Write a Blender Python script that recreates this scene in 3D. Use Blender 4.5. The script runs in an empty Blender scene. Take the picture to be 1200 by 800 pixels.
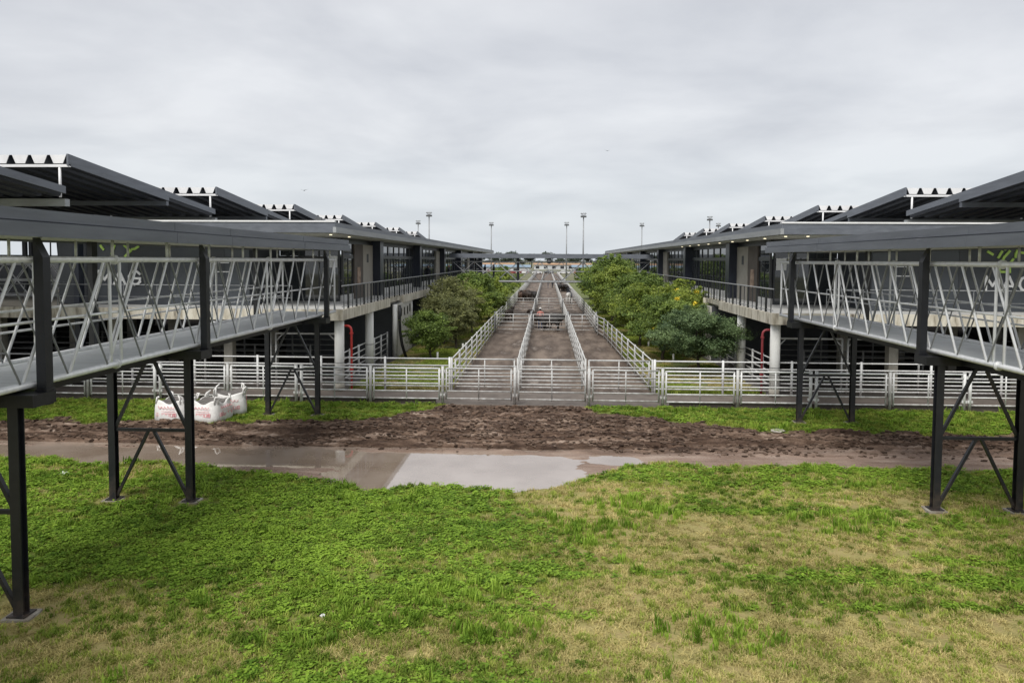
import bpy, bmesh, math, random
import numpy as np
from mathutils import Vector, Matrix, Euler
R = math.radians
random.seed(7)
SC = bpy.context.scene
COL = SC.collection

# ------------------------------------------------------------------ camera
F_PX, H_EYE = 867.0, 5.8
yaw = math.atan(41 / F_PX); pitch = math.atan(45.5 / F_PX); roll = 0.0055
cam_d = bpy.data.cameras.new('camera'); cam = bpy.data.objects.new('camera', cam_d); COL.objects.link(cam)
cam_d.sensor_fit = 'HORIZONTAL'; cam_d.sensor_width = 36.0; cam_d.lens = 36.0 * F_PX / 1200.0
cam_d.shift_y = -50.0 / 1200.0
cam_d.clip_start = 0.1; cam_d.clip_end = 9000
fw = Vector((-math.sin(yaw), math.cos(yaw), 0)); rt = Vector((math.cos(yaw), math.sin(yaw), 0))
fw = fw * math.cos(pitch) - Vector((0, 0, 1)) * math.sin(pitch)
up = rt.cross(fw)
rt, up = rt * math.cos(roll) + up * math.sin(roll), up * math.cos(roll) - rt * math.sin(roll)
M3 = Matrix((rt, up, -fw)).transposed()
cam.matrix_world = Matrix.Translation((0, 0, H_EYE)) @ M3.to_4x4()
SC.camera = cam

# ------------------------------------------------------------------ sky, sun, exposure
SUN_EL, SUN_ROT = 52, 200
w = bpy.data.worlds.new('World'); SC.world = w; w.use_nodes = True
nt = w.node_tree; nt.nodes.clear(); N = nt.nodes.new; L = nt.links.new
out = N('ShaderNodeOutputWorld'); bg = N('ShaderNodeBackground'); bg.inputs['Strength'].default_value = 0.1
sky = N('ShaderNodeTexSky'); sky.sky_type = 'NISHITA'; sky.sun_disc = False
sky.sun_elevation = R(SUN_EL); sky.sun_rotation = R(SUN_ROT); sky.air_density = 1; sky.dust_density = 2
tc = N('ShaderNodeTexCoord'); sp = N('ShaderNodeSeparateXYZ'); L(tc.outputs['Generated'], sp.inputs[0])
zz = N('ShaderNodeMath'); zz.operation = 'MAXIMUM'; L(sp.outputs['Z'], zz.inputs[0]); zz.inputs[1].default_value = 0.0
za = N('ShaderNodeMath'); za.operation = 'ADD'; L(zz.outputs[0], za.inputs[0]); za.inputs[1].default_value = 0.16
dx = N('ShaderNodeMath'); dx.operation = 'DIVIDE'; L(sp.outputs['X'], dx.inputs[0]); L(za.outputs[0], dx.inputs[1])
dy = N('ShaderNodeMath'); dy.operation = 'DIVIDE'; L(sp.outputs['Y'], dy.inputs[0]); L(za.outputs[0], dy.inputs[1])
cb = N('ShaderNodeCombineXYZ'); L(dx.outputs[0], cb.inputs[0]); L(dy.outputs[0], cb.inputs[1])
n1 = N('ShaderNodeTexNoise'); n1.inputs['Scale'].default_value = 1.0; n1.inputs['Detail'].default_value = 7; n1.inputs['Roughness'].default_value = 0.52
n1.inputs['Distortion'].default_value = 0.25
L(cb.outputs[0], n1.inputs['Vector'])
cr = N('ShaderNodeValToRGB'); L(n1.outputs['Fac'], cr.inputs[0])
cr.color_ramp.elements[0].position = 0.37; cr.color_ramp.elements[0].color = (2.66, 2.71, 2.86, 1)
cr.color_ramp.elements[1].position = 0.63; cr.color_ramp.elements[1].color = (3.55, 3.58, 3.66, 1)
hz = N('ShaderNodeMapRange'); L(sp.outputs['Z'], hz.inputs['Value'])
hz.inputs['From Min'].default_value = 0.0; hz.inputs['From Max'].default_value = 0.16
hz.inputs['To Min'].default_value = 0.75; hz.inputs['To Max'].default_value = 0.0
hm = N('ShaderNodeMix'); hm.data_type = 'RGBA'; L(hz.outputs['Result'], hm.inputs['Factor']); L(cr.outputs['Color'], hm.inputs['A'])
hm.inputs['B'].default_value = (3.0, 3.25, 3.5, 1)
mx = N('ShaderNodeMix'); mx.data_type = 'RGBA'; mx.inputs['Factor'].default_value = 0.93
L(sky.outputs[0], mx.inputs['A']); L(hm.outputs['Result'], mx.inputs['B'])
L(mx.outputs['Result'], bg.inputs['Color']); L(bg.outputs[0], out.inputs['Surface'])
sd = bpy.data.lights.new('sun', 'SUN'); sd.energy = 1.5; sd.angle = R(35); sd.color = (1.0, 0.97, 0.92)
sun = bpy.data.objects.new('sun', sd); COL.objects.link(sun)
az = R(SUN_ROT)
sdir = Vector((math.sin(az) * math.cos(R(SUN_EL)), math.cos(az) * math.cos(R(SUN_EL)), math.sin(R(SUN_EL))))
sun.rotation_euler = sdir.to_track_quat('Z', 'Y').to_euler(); sun.location = (0, -20, 60)
vs = SC.view_settings; vs.view_transform = 'Standard'; vs.look = 'None'; vs.gamma = 1; vs.use_curve_mapping = False; vs.exposure = 1.22

# ------------------------------------------------------------------ helpers
def tag(o, label=None, cat=None, group=None, kind=None):
    if label: o['label'] = label
    if cat: o['category'] = cat
    if group: o['group'] = group
    if kind: o['kind'] = kind
    return o
def empty(name, loc=(0, 0, 0), label=None, cat=None, group=None, rz=0):
    o = bpy.data.objects.new(name, None); COL.objects.link(o); o.location = loc; o.rotation_euler[2] = rz
    o.empty_display_size = 0.3
    return tag(o, label, cat, group)
class MB:
    def __init__(s): s.v = []; s.f = []; s.m = []; s.sm = False
    def add(s, v, f, m=0):
        b = len(s.v); s.v += [tuple(p) for p in v]; s.f += [tuple(i + b for i in q) for q in f]; s.m += [m] * len(f); return s
    def box(s, x0, x1, y0, y1, z0, z1, m=0):
        if x0 > x1: x0, x1 = x1, x0
        if y0 > y1: y0, y1 = y1, y0
        v = [(x0, y0, z0), (x1, y0, z0), (x1, y1, z0), (x0, y1, z0), (x0, y0, z1), (x1, y0, z1), (x1, y1, z1), (x0, y1, z1)]
        return s.add(v, [(0, 3, 2, 1), (4, 5, 6, 7), (0, 1, 5, 4), (1, 2, 6, 5), (2, 3, 7, 6), (3, 0, 4, 7)], m)
    def tube(s, p, q, r, n=8, r2=None, m=0, caps=True):
        p, q = Vector(p), Vector(q); d = (q - p).normalized()
        a = d.orthogonal().normalized() if abs(d.z) < 0.9 else Vector((1, 0, 0))
        a = (a - d * a.dot(d)).normalized(); b = d.cross(a); r2 = r if r2 is None else r2
        v = []
        for c, rr in ((p, r), (q, r2)):
            for i in range(n):
                t = 2 * math.pi * (i + .5) / n; v.append(c + a * math.cos(t) * rr + b * math.sin(t) * rr)
        f = [(i, (i + 1) % n, n + (i + 1) % n, n + i) for i in range(n)]
        if caps: f += [tuple(range(n - 1, -1, -1)), tuple(range(n, 2 * n))]
        return s.add(v, f, m)
    def path(s, pts, r, n=8, m=0):
        pts = [Vector(p) for p in pts]; ring = []
        a = None; v = []
        for i, p in enumerate(pts):
            d = (pts[min(i + 1, len(pts) - 1)] - pts[max(i - 1, 0)]).normalized()
            if a is None: a = d.orthogonal().normalized()
            a = (a - d * a.dot(d)).normalized(); b = d.cross(a)
            rr = r[i] if isinstance(r, (list, tuple)) else r
            for k in range(n):
                t = 2 * math.pi * k / n; v.append(p + a * math.cos(t) * rr + b * math.sin(t) * rr)
        f = []
        for i in range(len(pts) - 1):
            for k in range(n): f.append((i * n + k, i * n + (k + 1) % n, (i + 1) * n + (k + 1) % n, (i + 1) * n + k))
        f += [tuple(range(n - 1, -1, -1)), tuple(range((len(pts) - 1) * n, len(pts) * n))]
        return s.add(v, f, m)
    def bar(s, p, q, wx, wy, m=0, upv=(0, 0, 1)):
        p, q = Vector(p), Vector(q); d = (q - p).normalized(); u = Vector(upv)
        if abs(d.dot(u)) > .95: u = Vector((0, 1, 0))
        a = d.cross(u).normalized() * wx / 2; b = a.cross(d).normalized() * wy / 2
        v = [c + sa * a + sb * b for c in (p, q) for sa, sb in ((-1, -1), (1, -1), (1, 1), (-1, 1))]
        return s.add(v, [(0, 3, 2, 1), (4, 5, 6, 7), (0, 1, 5, 4), (1, 2, 6, 5), (2, 3, 7, 6), (3, 0, 4, 7)], m)
    def mesh(s, name, mats, smooth=False):
        me = bpy.data.meshes.new(name); me.from_pydata(s.v, [], s.f)
        mats = mats if isinstance(mats, (list, tuple)) else [mats]
        for mm in mats: me.materials.append(M[mm])
        if len(mats) > 1: me.polygons.foreach_set('material_index', s.m)
        if smooth: me.polygons.foreach_set('use_smooth', [True] * len(s.f))
        bm = bmesh.new(); bm.from_mesh(me); bmesh.ops.recalc_face_normals(bm, faces=bm.faces); bm.to_mesh(me); bm.free()
        return me
    def build(s, name, mats, parent=None, smooth=False, loc=None):
        o = bpy.data.objects.new(name, s.mesh(name, mats, smooth)); COL.objects.link(o)
        if parent is not None: o.parent = parent
        if loc is not None: o.location = loc
        return o
def link(name, me, parent=None, loc=(0, 0, 0), rot=(0, 0, 0), scale=(1, 1, 1)):
    o = bpy.data.objects.new(name, me); COL.objects.link(o); o.parent = parent
    o.location = loc; o.rotation_euler = rot; o.scale = scale
    return o
def copy_tree(o, parent=None):
    c = o.copy(); COL.objects.link(c); c.parent = parent
    for ch in list(o.children): copy_tree(ch, c)
    return c

# ------------------------------------------------------------------ materials
M = {}
def mat(name, c1, c2=None, scale=4.0, rough=0.6, metal=0.0, bump=0.0, bscale=None, detail=5, stretch=(1, 1, 1), c3=None, spec=None, ior=None, coords='Object', lo=.35, hi=.65):
    m = bpy.data.materials.new(name); m.use_nodes = True; t = m.node_tree; p = t.nodes['Principled BSDF']
    p.inputs['Roughness'].default_value = rough; p.inputs['Metallic'].default_value = metal
    if ior: p.inputs['IOR'].default_value = ior
    if spec is not None: p.inputs['Specular IOR Level'].default_value = spec
    tcn = t.nodes.new('ShaderNodeTexCoord'); mp = t.nodes.new('ShaderNodeMapping'); mp.inputs['Scale'].default_value = stretch
    t.links.new(tcn.outputs[coords], mp.inputs[0])
    if c2 is None: c2 = tuple(c * .78 for c in c1)
    n = t.nodes.new('ShaderNodeTexNoise'); n.inputs['Scale'].default_value = scale; n.inputs['Detail'].default_value = detail; n.inputs['Roughness'].default_value = .6
    t.links.new(mp.outputs[0], n.inputs['Vector'])
    r = t.nodes.new('ShaderNodeValToRGB'); t.links.new(n.outputs['Fac'], r.inputs[0])
    r.color_ramp.elements[0].position = lo; r.color_ramp.elements[0].color = (*c1, 1)
    r.color_ramp.elements[1].position = hi; r.color_ramp.elements[1].color = (*c2, 1)
    if c3:
        e = r.color_ramp.elements.new(min(hi + .12, .99)); e.color = (*c3, 1)
    t.links.new(r.outputs[0], p.inputs['Base Color'])
    if bump:
        nb = t.nodes.new('ShaderNodeTexNoise'); nb.inputs['Scale'].default_value = bscale or scale * 3; nb.inputs['Detail'].default_value = 6
        t.links.new(mp.outputs[0], nb.inputs['Vector'])
        bp = t.nodes.new('ShaderNodeBump'); bp.inputs['Strength'].default_value = bump; bp.inputs['Distance'].default_value = .03
        t.links.new(nb.outputs['Fac'], bp.inputs['Height']); t.links.new(bp.outputs[0], p.inputs['Normal'])
    M[name] = m; return m
mat('galv', (.78, .79, .80), (.62, .63, .64), 6, .45, .05, c3=(.84, .84, .84))
mat('galv_mid', (.40, .41, .42), (.30, .31, .32), 5, .5, .1)
mat('galv_dull', (.25, .26, .27), (.17, .175, .18), 9, .5, .15)
mat('fence_white', (.72, .73, .73), (.58, .58, .57), 3.0, .5, .05, c3=(.8, .8, .8))
mat('fence_galv', (.58, .585, .58), (.40, .40, .385), 3.5, .5, .1, c3=(.66, .66, .65))
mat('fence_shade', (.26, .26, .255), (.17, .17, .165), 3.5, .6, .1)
mat('black_steel', (.009, .010, .013), (.015, .016, .02), 5, .42, .0)
mat('deck_metal', (.58, .60, .615), (.48, .50, .515), 2.2, .5, .1, stretch=(1, 4, 1))
mat('fascia', (.15, .163, .187), (.11, .12, .14), 1.6, .45, .1, stretch=(1, .35, 3), c3=(.19, .2, .22))
mat('fascia_light', (.36, .375, .38), (.27, .28, .285), 1.2, .5, .2, stretch=(1, .3, 3))
mat('soffit', (.52, .52, .48), (.44, .44, .40), 1.5, .7)
mat('flash_white', (.80, .80, .80), (.70, .70, .70), 2, .5)
mat('roof_under', (.040, .046, .060), (.028, .032, .043), 1.2, .5, .2, stretch=(1, .2, 1))
mat('concrete', (.40, .38, .33), (.28, .26, .22), 1.6, .85, bump=.3, bscale=14, c3=(.18, .165, .14), stretch=(1, 1, .6))
mat('slab_edge', (.62, .585, .50), (.44, .40, .32), 1.6, .85, bump=.3, bscale=12, c3=(.13, .11, .09), stretch=(2.2, 2.2, .5), lo=.42, hi=.58)
mat('floor_light', (.52, .52, .50), (.42, .42, .41), 1.2, .6)
mat('pillar_white', (.80, .80, .77), (.68, .675, .64), 2.2, .7, c3=(.4, .38, .33), stretch=(1, 1, .4))
mat('wall_cream', (.52, .505, .46), (.44, .425, .385), 1.0, .85)
mat('wall_beige', (.33, .31, .27), (.28, .26, .225), 1.2, .8)
mat('wall_brown', (.10, .082, .068), (.075, .06, .05), 1.5, .7)
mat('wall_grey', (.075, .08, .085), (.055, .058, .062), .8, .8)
mat('charcoal', (.050, .056, .066), (.038, .043, .051), .9, .45, .1)
mat('charcoal_pale', (.068, .077, .09), (.052, .06, .07), .9, .45, .1)
mat('fin_dark', (.014, .018, .030), (.02, .025, .04), 2, .35)
mat('mullion', (.022, .024, .028), (.03, .032, .036), 2, .4)
mat('glass', (.018, .022, .026), (.03, .036, .04), .6, .03, ior=1.75)
mat('pipe_red', (.62, .05, .045), (.5, .04, .035), 4, .4)
mat('pipe_red_dull', (.28, .035, .045), (.2, .03, .035), 4, .5)
mat('hose_black', (.012, .012, .013), None, 4, .4)
mat('lane_floor', (.20, .156, .122), (.075, .053, .040), .55, .72, spec=.3, bump=.7, bscale=9, c3=(.27, .23, .195), stretch=(1.5, .35, 1), detail=11, lo=.36, hi=.58)
mat('alley_floor', (.16, .135, .115), (.10, .082, .07), 1.2, .75, bump=.5, bscale=8, c3=(.2, .175, .15))
mat('kerb_dark', (.07, .058, .048), (.045, .037, .031), 2.0, .9, bump=.4, bscale=16)
mat('barn_floor', (.085, .075, .066), (.055, .048, .042), 1.0, .8)  # floor colour darkened to carry the shade of the deep interior
mat('bag_white', (.78, .77, .75), (.66, .65, .63), 6, .7, bump=.35, bscale=9)
mat('bag_dark', (.16, .15, .14), (.1, .09, .085), 8, .9)
mat('print_red', (.68, .22, .25), (.74, .50, .50), 14, .7)
mat('sign_white', (.72, .73, .73), (.66, .67, .68), 5, .5)
mat('sign_green', (.48, .70, .16), (.42, .62, .13), 5, .5)
mat('poster_skin', (.42, .30, .22), (.15, .09, .06), 3, .6)
mat('bark', (.085, .067, .05), (.05, .04, .03), 8, .9, bump=.5, bscale=20)
mat('stake_white', (.75, .75, .72), (.6, .6, .56), 4, .6)
mat('stone', (.42, .39, .34), (.30, .28, .24), 5, .9, bump=.4)
mat('litter', (.8, .8, .8), (.7, .7, .72), 5, .6)
mat('lamp_housing', (.10, .105, .11), None, 5, .5)
mat('mast_grey', (.30, .31, .32), None, 3, .5, .3)
mat('far_white', (.55, .57, .58), (.42, .43, .44), .15, .8)
mat('far_blue', (.22, .30, .38), (.16, .23, .30), .15, .7)
mat('far_roof', (.42, .26, .15), (.30, .2, .13), .2, .8)
mat('car_white', (.7, .7, .7), None, 1, .3); mat('car_dark', (.04, .045, .055), None, 1, .3); mat('car_red', (.3, .04, .04), None, 1, .3)
mat('tyre', (.015, .015, .016), None, 5, .8)
mat('cow_black', (.014, .012, .011), (.022, .018, .016), 3, .7)
mat('cow_brown', (.055, .030, .018), (.09, .05, .03), 2, .7)
mat('cow_dark_brown', (.035, .022, .016), (.02, .014, .011), 2, .7)
mat('horse_white', (.55, .53, .5), (.42, .4, .38), 3, .7)
mat('skin', (.36, .2, .13), (.32, .17, .11), 6, .6)
mat('hair_dark', (.012, .009, .008), None, 8, .6)
mat('shirt_pink', (.55, .25, .21), (.45, .17, .14), 4, .8)
mat('shirt_white', (.7, .7, .7), None, 4, .8); mat('shirt_dark', (.02, .022, .03), None, 4, .8); mat('shirt_blue', (.08, .12, .2), None, 4, .8)
mat('jeans', (.03, .045, .09), None, 6, .9); mat('cap_white', (.75, .75, .73), None, 4, .8)
mat('bird', (.02, .02, .02), None, 4, .8)
mat('blossom', (.80, .66, .06), (.72, .56, .04), 4, .7)
mat('plain', (.16, .15, .085), (.11, .115, .055), .02, .95, c3=(.22, .17, .11), stretch=(1, .35, 1), detail=8)
def splash(name, z0, z1, amt):
    m = M[name]; t = m.node_tree; p = t.nodes['Principled BSDF']; src = p.inputs['Base Color'].links[0].from_socket
    g_ = t.nodes.new('ShaderNodeNewGeometry'); sx_ = t.nodes.new('ShaderNodeSeparateXYZ'); t.links.new(g_.outputs['Position'], sx_.inputs[0])
    mr = t.nodes.new('ShaderNodeMapRange'); t.links.new(sx_.outputs['Z'], mr.inputs['Value']); mr.inputs['From Min'].default_value = z0; mr.inputs['From Max'].default_value = z1; mr.inputs['To Min'].default_value = amt; mr.inputs['To Max'].default_value = 0
    n = t.nodes.new('ShaderNodeTexNoise'); n.inputs['Scale'].default_value = 6; n.inputs['Detail'].default_value = 8; t.links.new(g_.outputs['Position'], n.inputs['Vector'])
    a = t.nodes.new('ShaderNodeMath'); a.operation = 'MULTIPLY_ADD'; t.links.new(n.outputs['Fac'], a.inputs[0]); a.inputs[1].default_value = 2.2; a.inputs[2].default_value = -.75; a.use_clamp = True
    b = t.nodes.new('ShaderNodeMath'); b.operation = 'MULTIPLY'; t.links.new(a.outputs[0], b.inputs[0]); t.links.new(mr.outputs['Result'], b.inputs[1])
    k = t.nodes.new('ShaderNodeMix'); k.data_type = 'RGBA'; t.links.new(b.outputs[0], k.inputs['Factor']); t.links.new(src, k.inputs['A']); k.inputs['B'].default_value = (.14, .10, .072, 1)
    t.links.new(k.outputs['Result'], p.inputs['Base Color'])
splash('black_steel', .05, .8, .6); splash('concrete', .0, .3, 1.0); splash('bag_white', 0, .5, .5); splash('fence_white', .1, 1.3, .9); splash('fence_galv', .1, 1.5, .95); splash('pillar_white', .05, 1.2, .8)
def lamp_mat():
    m = bpy.data.materials.new('downlight'); m.use_nodes = True; p = m.node_tree.nodes['Principled BSDF']
    p.inputs['Base Color'].default_value = (.9, .85, .7, 1); p.inputs['Emission Color'].default_value = (1, .88, .62, 1); p.inputs['Emission Strength'].default_value = .7
    M['downlight'] = m
lamp_mat()
def leaf_mat(name, ca, cb_, inst=False, tr=.35, rough=.5):
    """foliage: colour varies leaf by leaf (stored 'tint'), a bit of light comes through"""
    m = bpy.data.materials.new(name); m.use_nodes = True; t = m.node_tree; p = t.nodes['Principled BSDF']
    a = t.nodes.new('ShaderNodeAttribute'); a.attribute_name = 'tint'
    if inst: a.attribute_type = 'INSTANCER'
    r = t.nodes.new('ShaderNodeValToRGB'); t.links.new(a.outputs['Fac'], r.inputs[0])
    r.color_ramp.elements[0].color = (*ca, 1); r.color_ramp.elements[1].color = (*cb_, 1)
    t.links.new(r.outputs[0], p.inputs['Base Color']); p.inputs['Roughness'].default_value = rough
    p.inputs['Specular IOR Level'].default_value = .12 if inst else .3
    tl = t.nodes.new('ShaderNodeBsdfTranslucent'); t.links.new(r.outputs[0], tl.inputs['Color'])
    ms = t.nodes.new('ShaderNodeMixShader'); ms.inputs[0].default_value = tr
    t.links.new(p.outputs[0], ms.inputs[1]); t.links.new(tl.outputs[0], ms.inputs[2])
    t.links.new(ms.outputs[0], t.nodes['Material Output'].inputs['Surface'])
    M[name] = m
leaf_mat('leaf_green', (.075, .125, .03), (.27, .36, .08))
leaf_mat('leaf_dark', (.065, .11, .05), (.21, .29, .125))
leaf_mat('leaf_olive', (.11, .125, .05), (.30, .31, .12))
leaf_mat('leaf_lime', (.11, .165, .03), (.38, .45, .085))
leaf_mat('leaf_far', (.05, .07, .05), (.09, .11, .075))
leaf_mat('g_clover', (.10, .19, .020), (.29, .44, .055), True)
leaf_mat('g_grass', (.15, .21, .028), (.40, .46, .095), True)
leaf_mat('g_dry', (.28, .25, .085), (.66, .57, .25), True)
leaf_mat('g_tall', (.11, .20, .02), (.30, .44, .06), True)
leaf_mat('g_dark', (.095, .155, .020), (.22, .31, .045), True)

# ------------------------------------------------------------------ noise (numpy)
def vnoise(x, y, seed=0):
    xi = np.floor(x).astype(np.int64); yi = np.floor(y).astype(np.int64); fx = x - xi; fy = y - yi
    def h(a, b):
        n = (a * 374761393 + b * 668265263 + seed * 974634777) & 0xFFFFFFFF
        n = ((n ^ (n >> 13)) * 1274126177) & 0xFFFFFFFF
        return ((n ^ (n >> 16)) & 0xFFFFFF) / float(0xFFFFFF)
    u = fx * fx * (3 - 2 * fx); v = fy * fy * (3 - 2 * fy)
    return (h(xi, yi) * (1 - u) + h(xi + 1, yi) * u) * (1 - v) + (h(xi, yi + 1) * (1 - u) + h(xi + 1, yi + 1) * u) * v
def fbm(x, y, o=4, seed=0):
    s = 0; a = .5; t = 0
    for i in range(o):
        s = s + a * vnoise(x, y, seed + i * 17); t += a; a *= .5; x = x * 2.03 + 11.3; y = y * 2.03 + 5.7
    return s / t
def sstep(a, b, x):
    t = np.clip((x - a) / (b - a), 0, 1); return t * t * (3 - 2 * t)

# ================================================================== THE GROUND
XC = 0.33                                     # the middle of the complex
FENCE_Y = 29.3
def edge_near(X):
    e = np.interp(X, [-30, -16, -10.5, -7.5, -6, -4.5, -1.7, .2, 1.3, 2.6, 6.3, 16, 30], [20.5, 20.4, 20.1, 19.7, 18.9, 18.45, 18.35, 18.7, 20.1, 20.9, 21.15, 20.9, 20.9])
    return e + (fbm(X * .9, X * 0 + 3.1, 4, 5) - .5) * .9
def edge_far(X):
    e = np.interp(X, [-30, -8.5, -6.3, -4.4, -3.6, 1.2, 1.9, 4, 6, 8, 30], [25.3, 25.3, 26.2, 28.2, 30.2, 30.2, 28.5, 27.3, 26.0, 25.2, 25.0])
    return e + (fbm(X * .8, X * 0 + 9.1, 4, 8) - .5) * 1.1
WATER = -0.055
TYRES = [(13.6, -.05, 0), (14.9, -.03, 1), (12.2, .02, -1), (17.2, .02, 1.5), (14.2, -.05, 0)]
FEET = [(XC + sx_ * o_, y_) for sx_, ys_ in ((-1, (11.3, 17.0, 26.8)), (1, (7.2, 17.5, 26.9))) for y_ in ys_ for o_ in (8.78, 10.65)]
def masks(X, Y):
    wob = (fbm(X * 1.6, Y * 1.6, 4, 21) - .5) * .9 + (fbm(X * 4.5, Y * 4.5, 2, 22) - .5) * .5
    en = edge_near(X) + wob * .55; ef = edge_far(X) + wob * .8
    mud = sstep(-.12, .12, Y - en) * sstep(-.18, .12, ef - Y)
    return mud, en, ef
def height(X, Y):
    mud, en, ef = masks(X, Y)
    base = (fbm(X * .22, Y * .22, 3, 2) - .5) * .10 + (fbm(X * 1.3, Y * 1.3, 3, 3) - .5) * .05
    base = base * (1 - mud)
    # the wet road: broad dip on its near side, churned ridges on its far side
    t = np.clip((Y - en) / np.maximum(23.0 - en, .5), 0, 1)
    dip_main = np.exp(-(((X + 2.6 + 1.1 * (fbm(X * 0, Y * 1.7, 3, 35) - .5)) / 3.3) ** 4)) * sstep(18.0, 18.75, Y) * sstep(22.5, 21.7, Y)
    dip_left = sstep(-4.9, -6.2, X) * sstep(20.0, 20.55, Y) * sstep(22.75, 22.1, Y)
    dip_right = sstep(.8, 1.8, X) * sstep(3.6, 1.8, X) * sstep(20.8, 21.3, Y) * sstep(22.3, 21.9, Y) * .75
    dip = np.maximum(np.maximum(dip_main, dip_left), dip_right)
    hz_ = -.025 + .022 * sstep(2.2, 4.0, X) - .10 * dip * (0.45 + 1.0 * fbm(X * .6, Y * 1.3, 4, 31)) + .05 * (fbm(X * 2.0, Y * 4.6, 4, 33) - .5) * (1 - .5 * dip)
    ch = (fbm(X * 1.0 + .2 * Y, Y * 4.6, 5, 41) - .5)
    ch2 = 1 - np.abs(2 * fbm(X * .45 + .3 * Y, Y * 3.6, 4, 51) - 1)
    amp = sstep(21.9, 22.8, Y) * (1 - .1 * sstep(2.5, 8, X) * sstep(23.2, 22.2, Y))
    ch3 = fbm(X * 4.0, Y * 9.0, 4, 45) - .5
    hz_ = hz_ + .02 * sstep(21.9, 23, Y) + amp * (ch * .16 + (ch2 - .72) * .13 + (np.abs(ch3) - .1) * .24 + (np.abs(fbm(X * 9, Y * 11, 3, 47) - .5) - .1) * .12) + (1 - dip) * ch * .03
    for k, (yc, a, wd) in enumerate([(22.75, .07, .16), (23.35, .085, .15), (23.95, .06, .2), (24.75, .08, .17), (25.3, .06, .15), (26.1, .04, .2)]):
        yy = yc + (fbm(X * .16, X * 0 + k * 3.3, 3, 60 + k) - .5) * 1.1 + .012 * X
        d = (Y - yy) / wd
        hz_ = hz_ + 1.5 * (-a * np.exp(-d * d) + .6 * a * np.exp(-(np.abs(d) - 1.7) ** 2 * 2)) * (.5 + .8 * fbm(X * .7, Y * .5, 2, 70 + k)) * sstep(27.2, 26.2, Y)
    hz_ = hz_ + .07 * np.exp(-((Y - 27.2) / 1.0) ** 2) * sstep(-5.5, -3, X) * sstep(4.5, 2, X) * (fbm(X * .9, Y * 1.4, 3, 77) - .25)
    for k, (x0, cv) in enumerate([(-3.3, .42), (-2.1, .30), (-.6, -.12), (1.3, -.30), (2.9, -.48), (-1.0, .62), (.6, .2)]):   # wheel tracks swinging out of the gates
        xx = x0 + cv * (29 - Y) ** 2 * .5
        d = (X - xx) / .17
        hz_ = hz_ + (-.075 * np.exp(-d * d) + .06 * np.exp(-(np.abs(d) - 1.6) ** 2 * 2)) * sstep(23.6, 25, Y) * sstep(29.4, 27.4, Y) * sstep(.38, .62, fbm(X * .9, Y * 1.1, 3, 80 + k))
    z = base * (1 - mud) + hz_ * mud
    # tyre lines pressed into the dry lawn
    for k, (y0, sl, x0) in enumerate(TYRES):
        yy = y0 + sl * X + (fbm(X * .2, X * 0 + k, 3, 90 + k) - .5) * .8
        z = z - .05 * np.exp(-((Y - yy) / .16) ** 2) * sstep(x0 - 1, x0 + 1.5, X) * (1 - mud)
    z = z * sstep(29.25, 28.8, Y) * sstep(27, 25, np.abs(X)) * sstep(4, 5, Y)
    return z, mud
def greenness(X, Y):
    g = .62 + (fbm(X * .28, Y * .28, 4, 101) - .5) * .9 + (fbm(X * .35, Y * 1.6, 4, 111) - .5) * .9 + (fbm(X * 1.7, Y * 2.2, 3, 121) - .5) * .55
    g = g - .50 * sstep(-1.2, 1.5, X + (Y - 14) * .10) * sstep(20, 18, Y) - .36 * sstep(12.8, 11.4, Y) + .35 * sstep(-.5, -2.5, X) * sstep(11.8, 13, Y) * sstep(19.5, 18.5, Y)
    for px, py, r in ((-2.9, 13.3, .9), (-8.0, 12.3, .8), (-1.2, 14.4, .7), (3.0, 15.6, 1.4), (5.5, 14.6, 1.6), (1.5, 12.6, 1.2)):
        g = g - .32 * np.exp(-(((X - px) / (r * 1.5)) ** 2 + ((Y - py) / r) ** 2))
    for k, (y0, sl, x0) in enumerate(TYRES):
        yy = y0 + sl * X + (fbm(X * .2, X * 0 + k, 3, 90 + k) - .5) * .8
        g = g + .45 * np.exp(-((Y - yy) / .2) ** 2) * sstep(x0 - 1, x0 + 1.5, X)
    for fx_, fy_ in FEET: g = g - .8 * np.exp(-((X - fx_) ** 2 + (Y - fy_) ** 2) / .35 ** 2)
    g = g + .5 * sstep(22, 24, Y)
    return g
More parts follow.
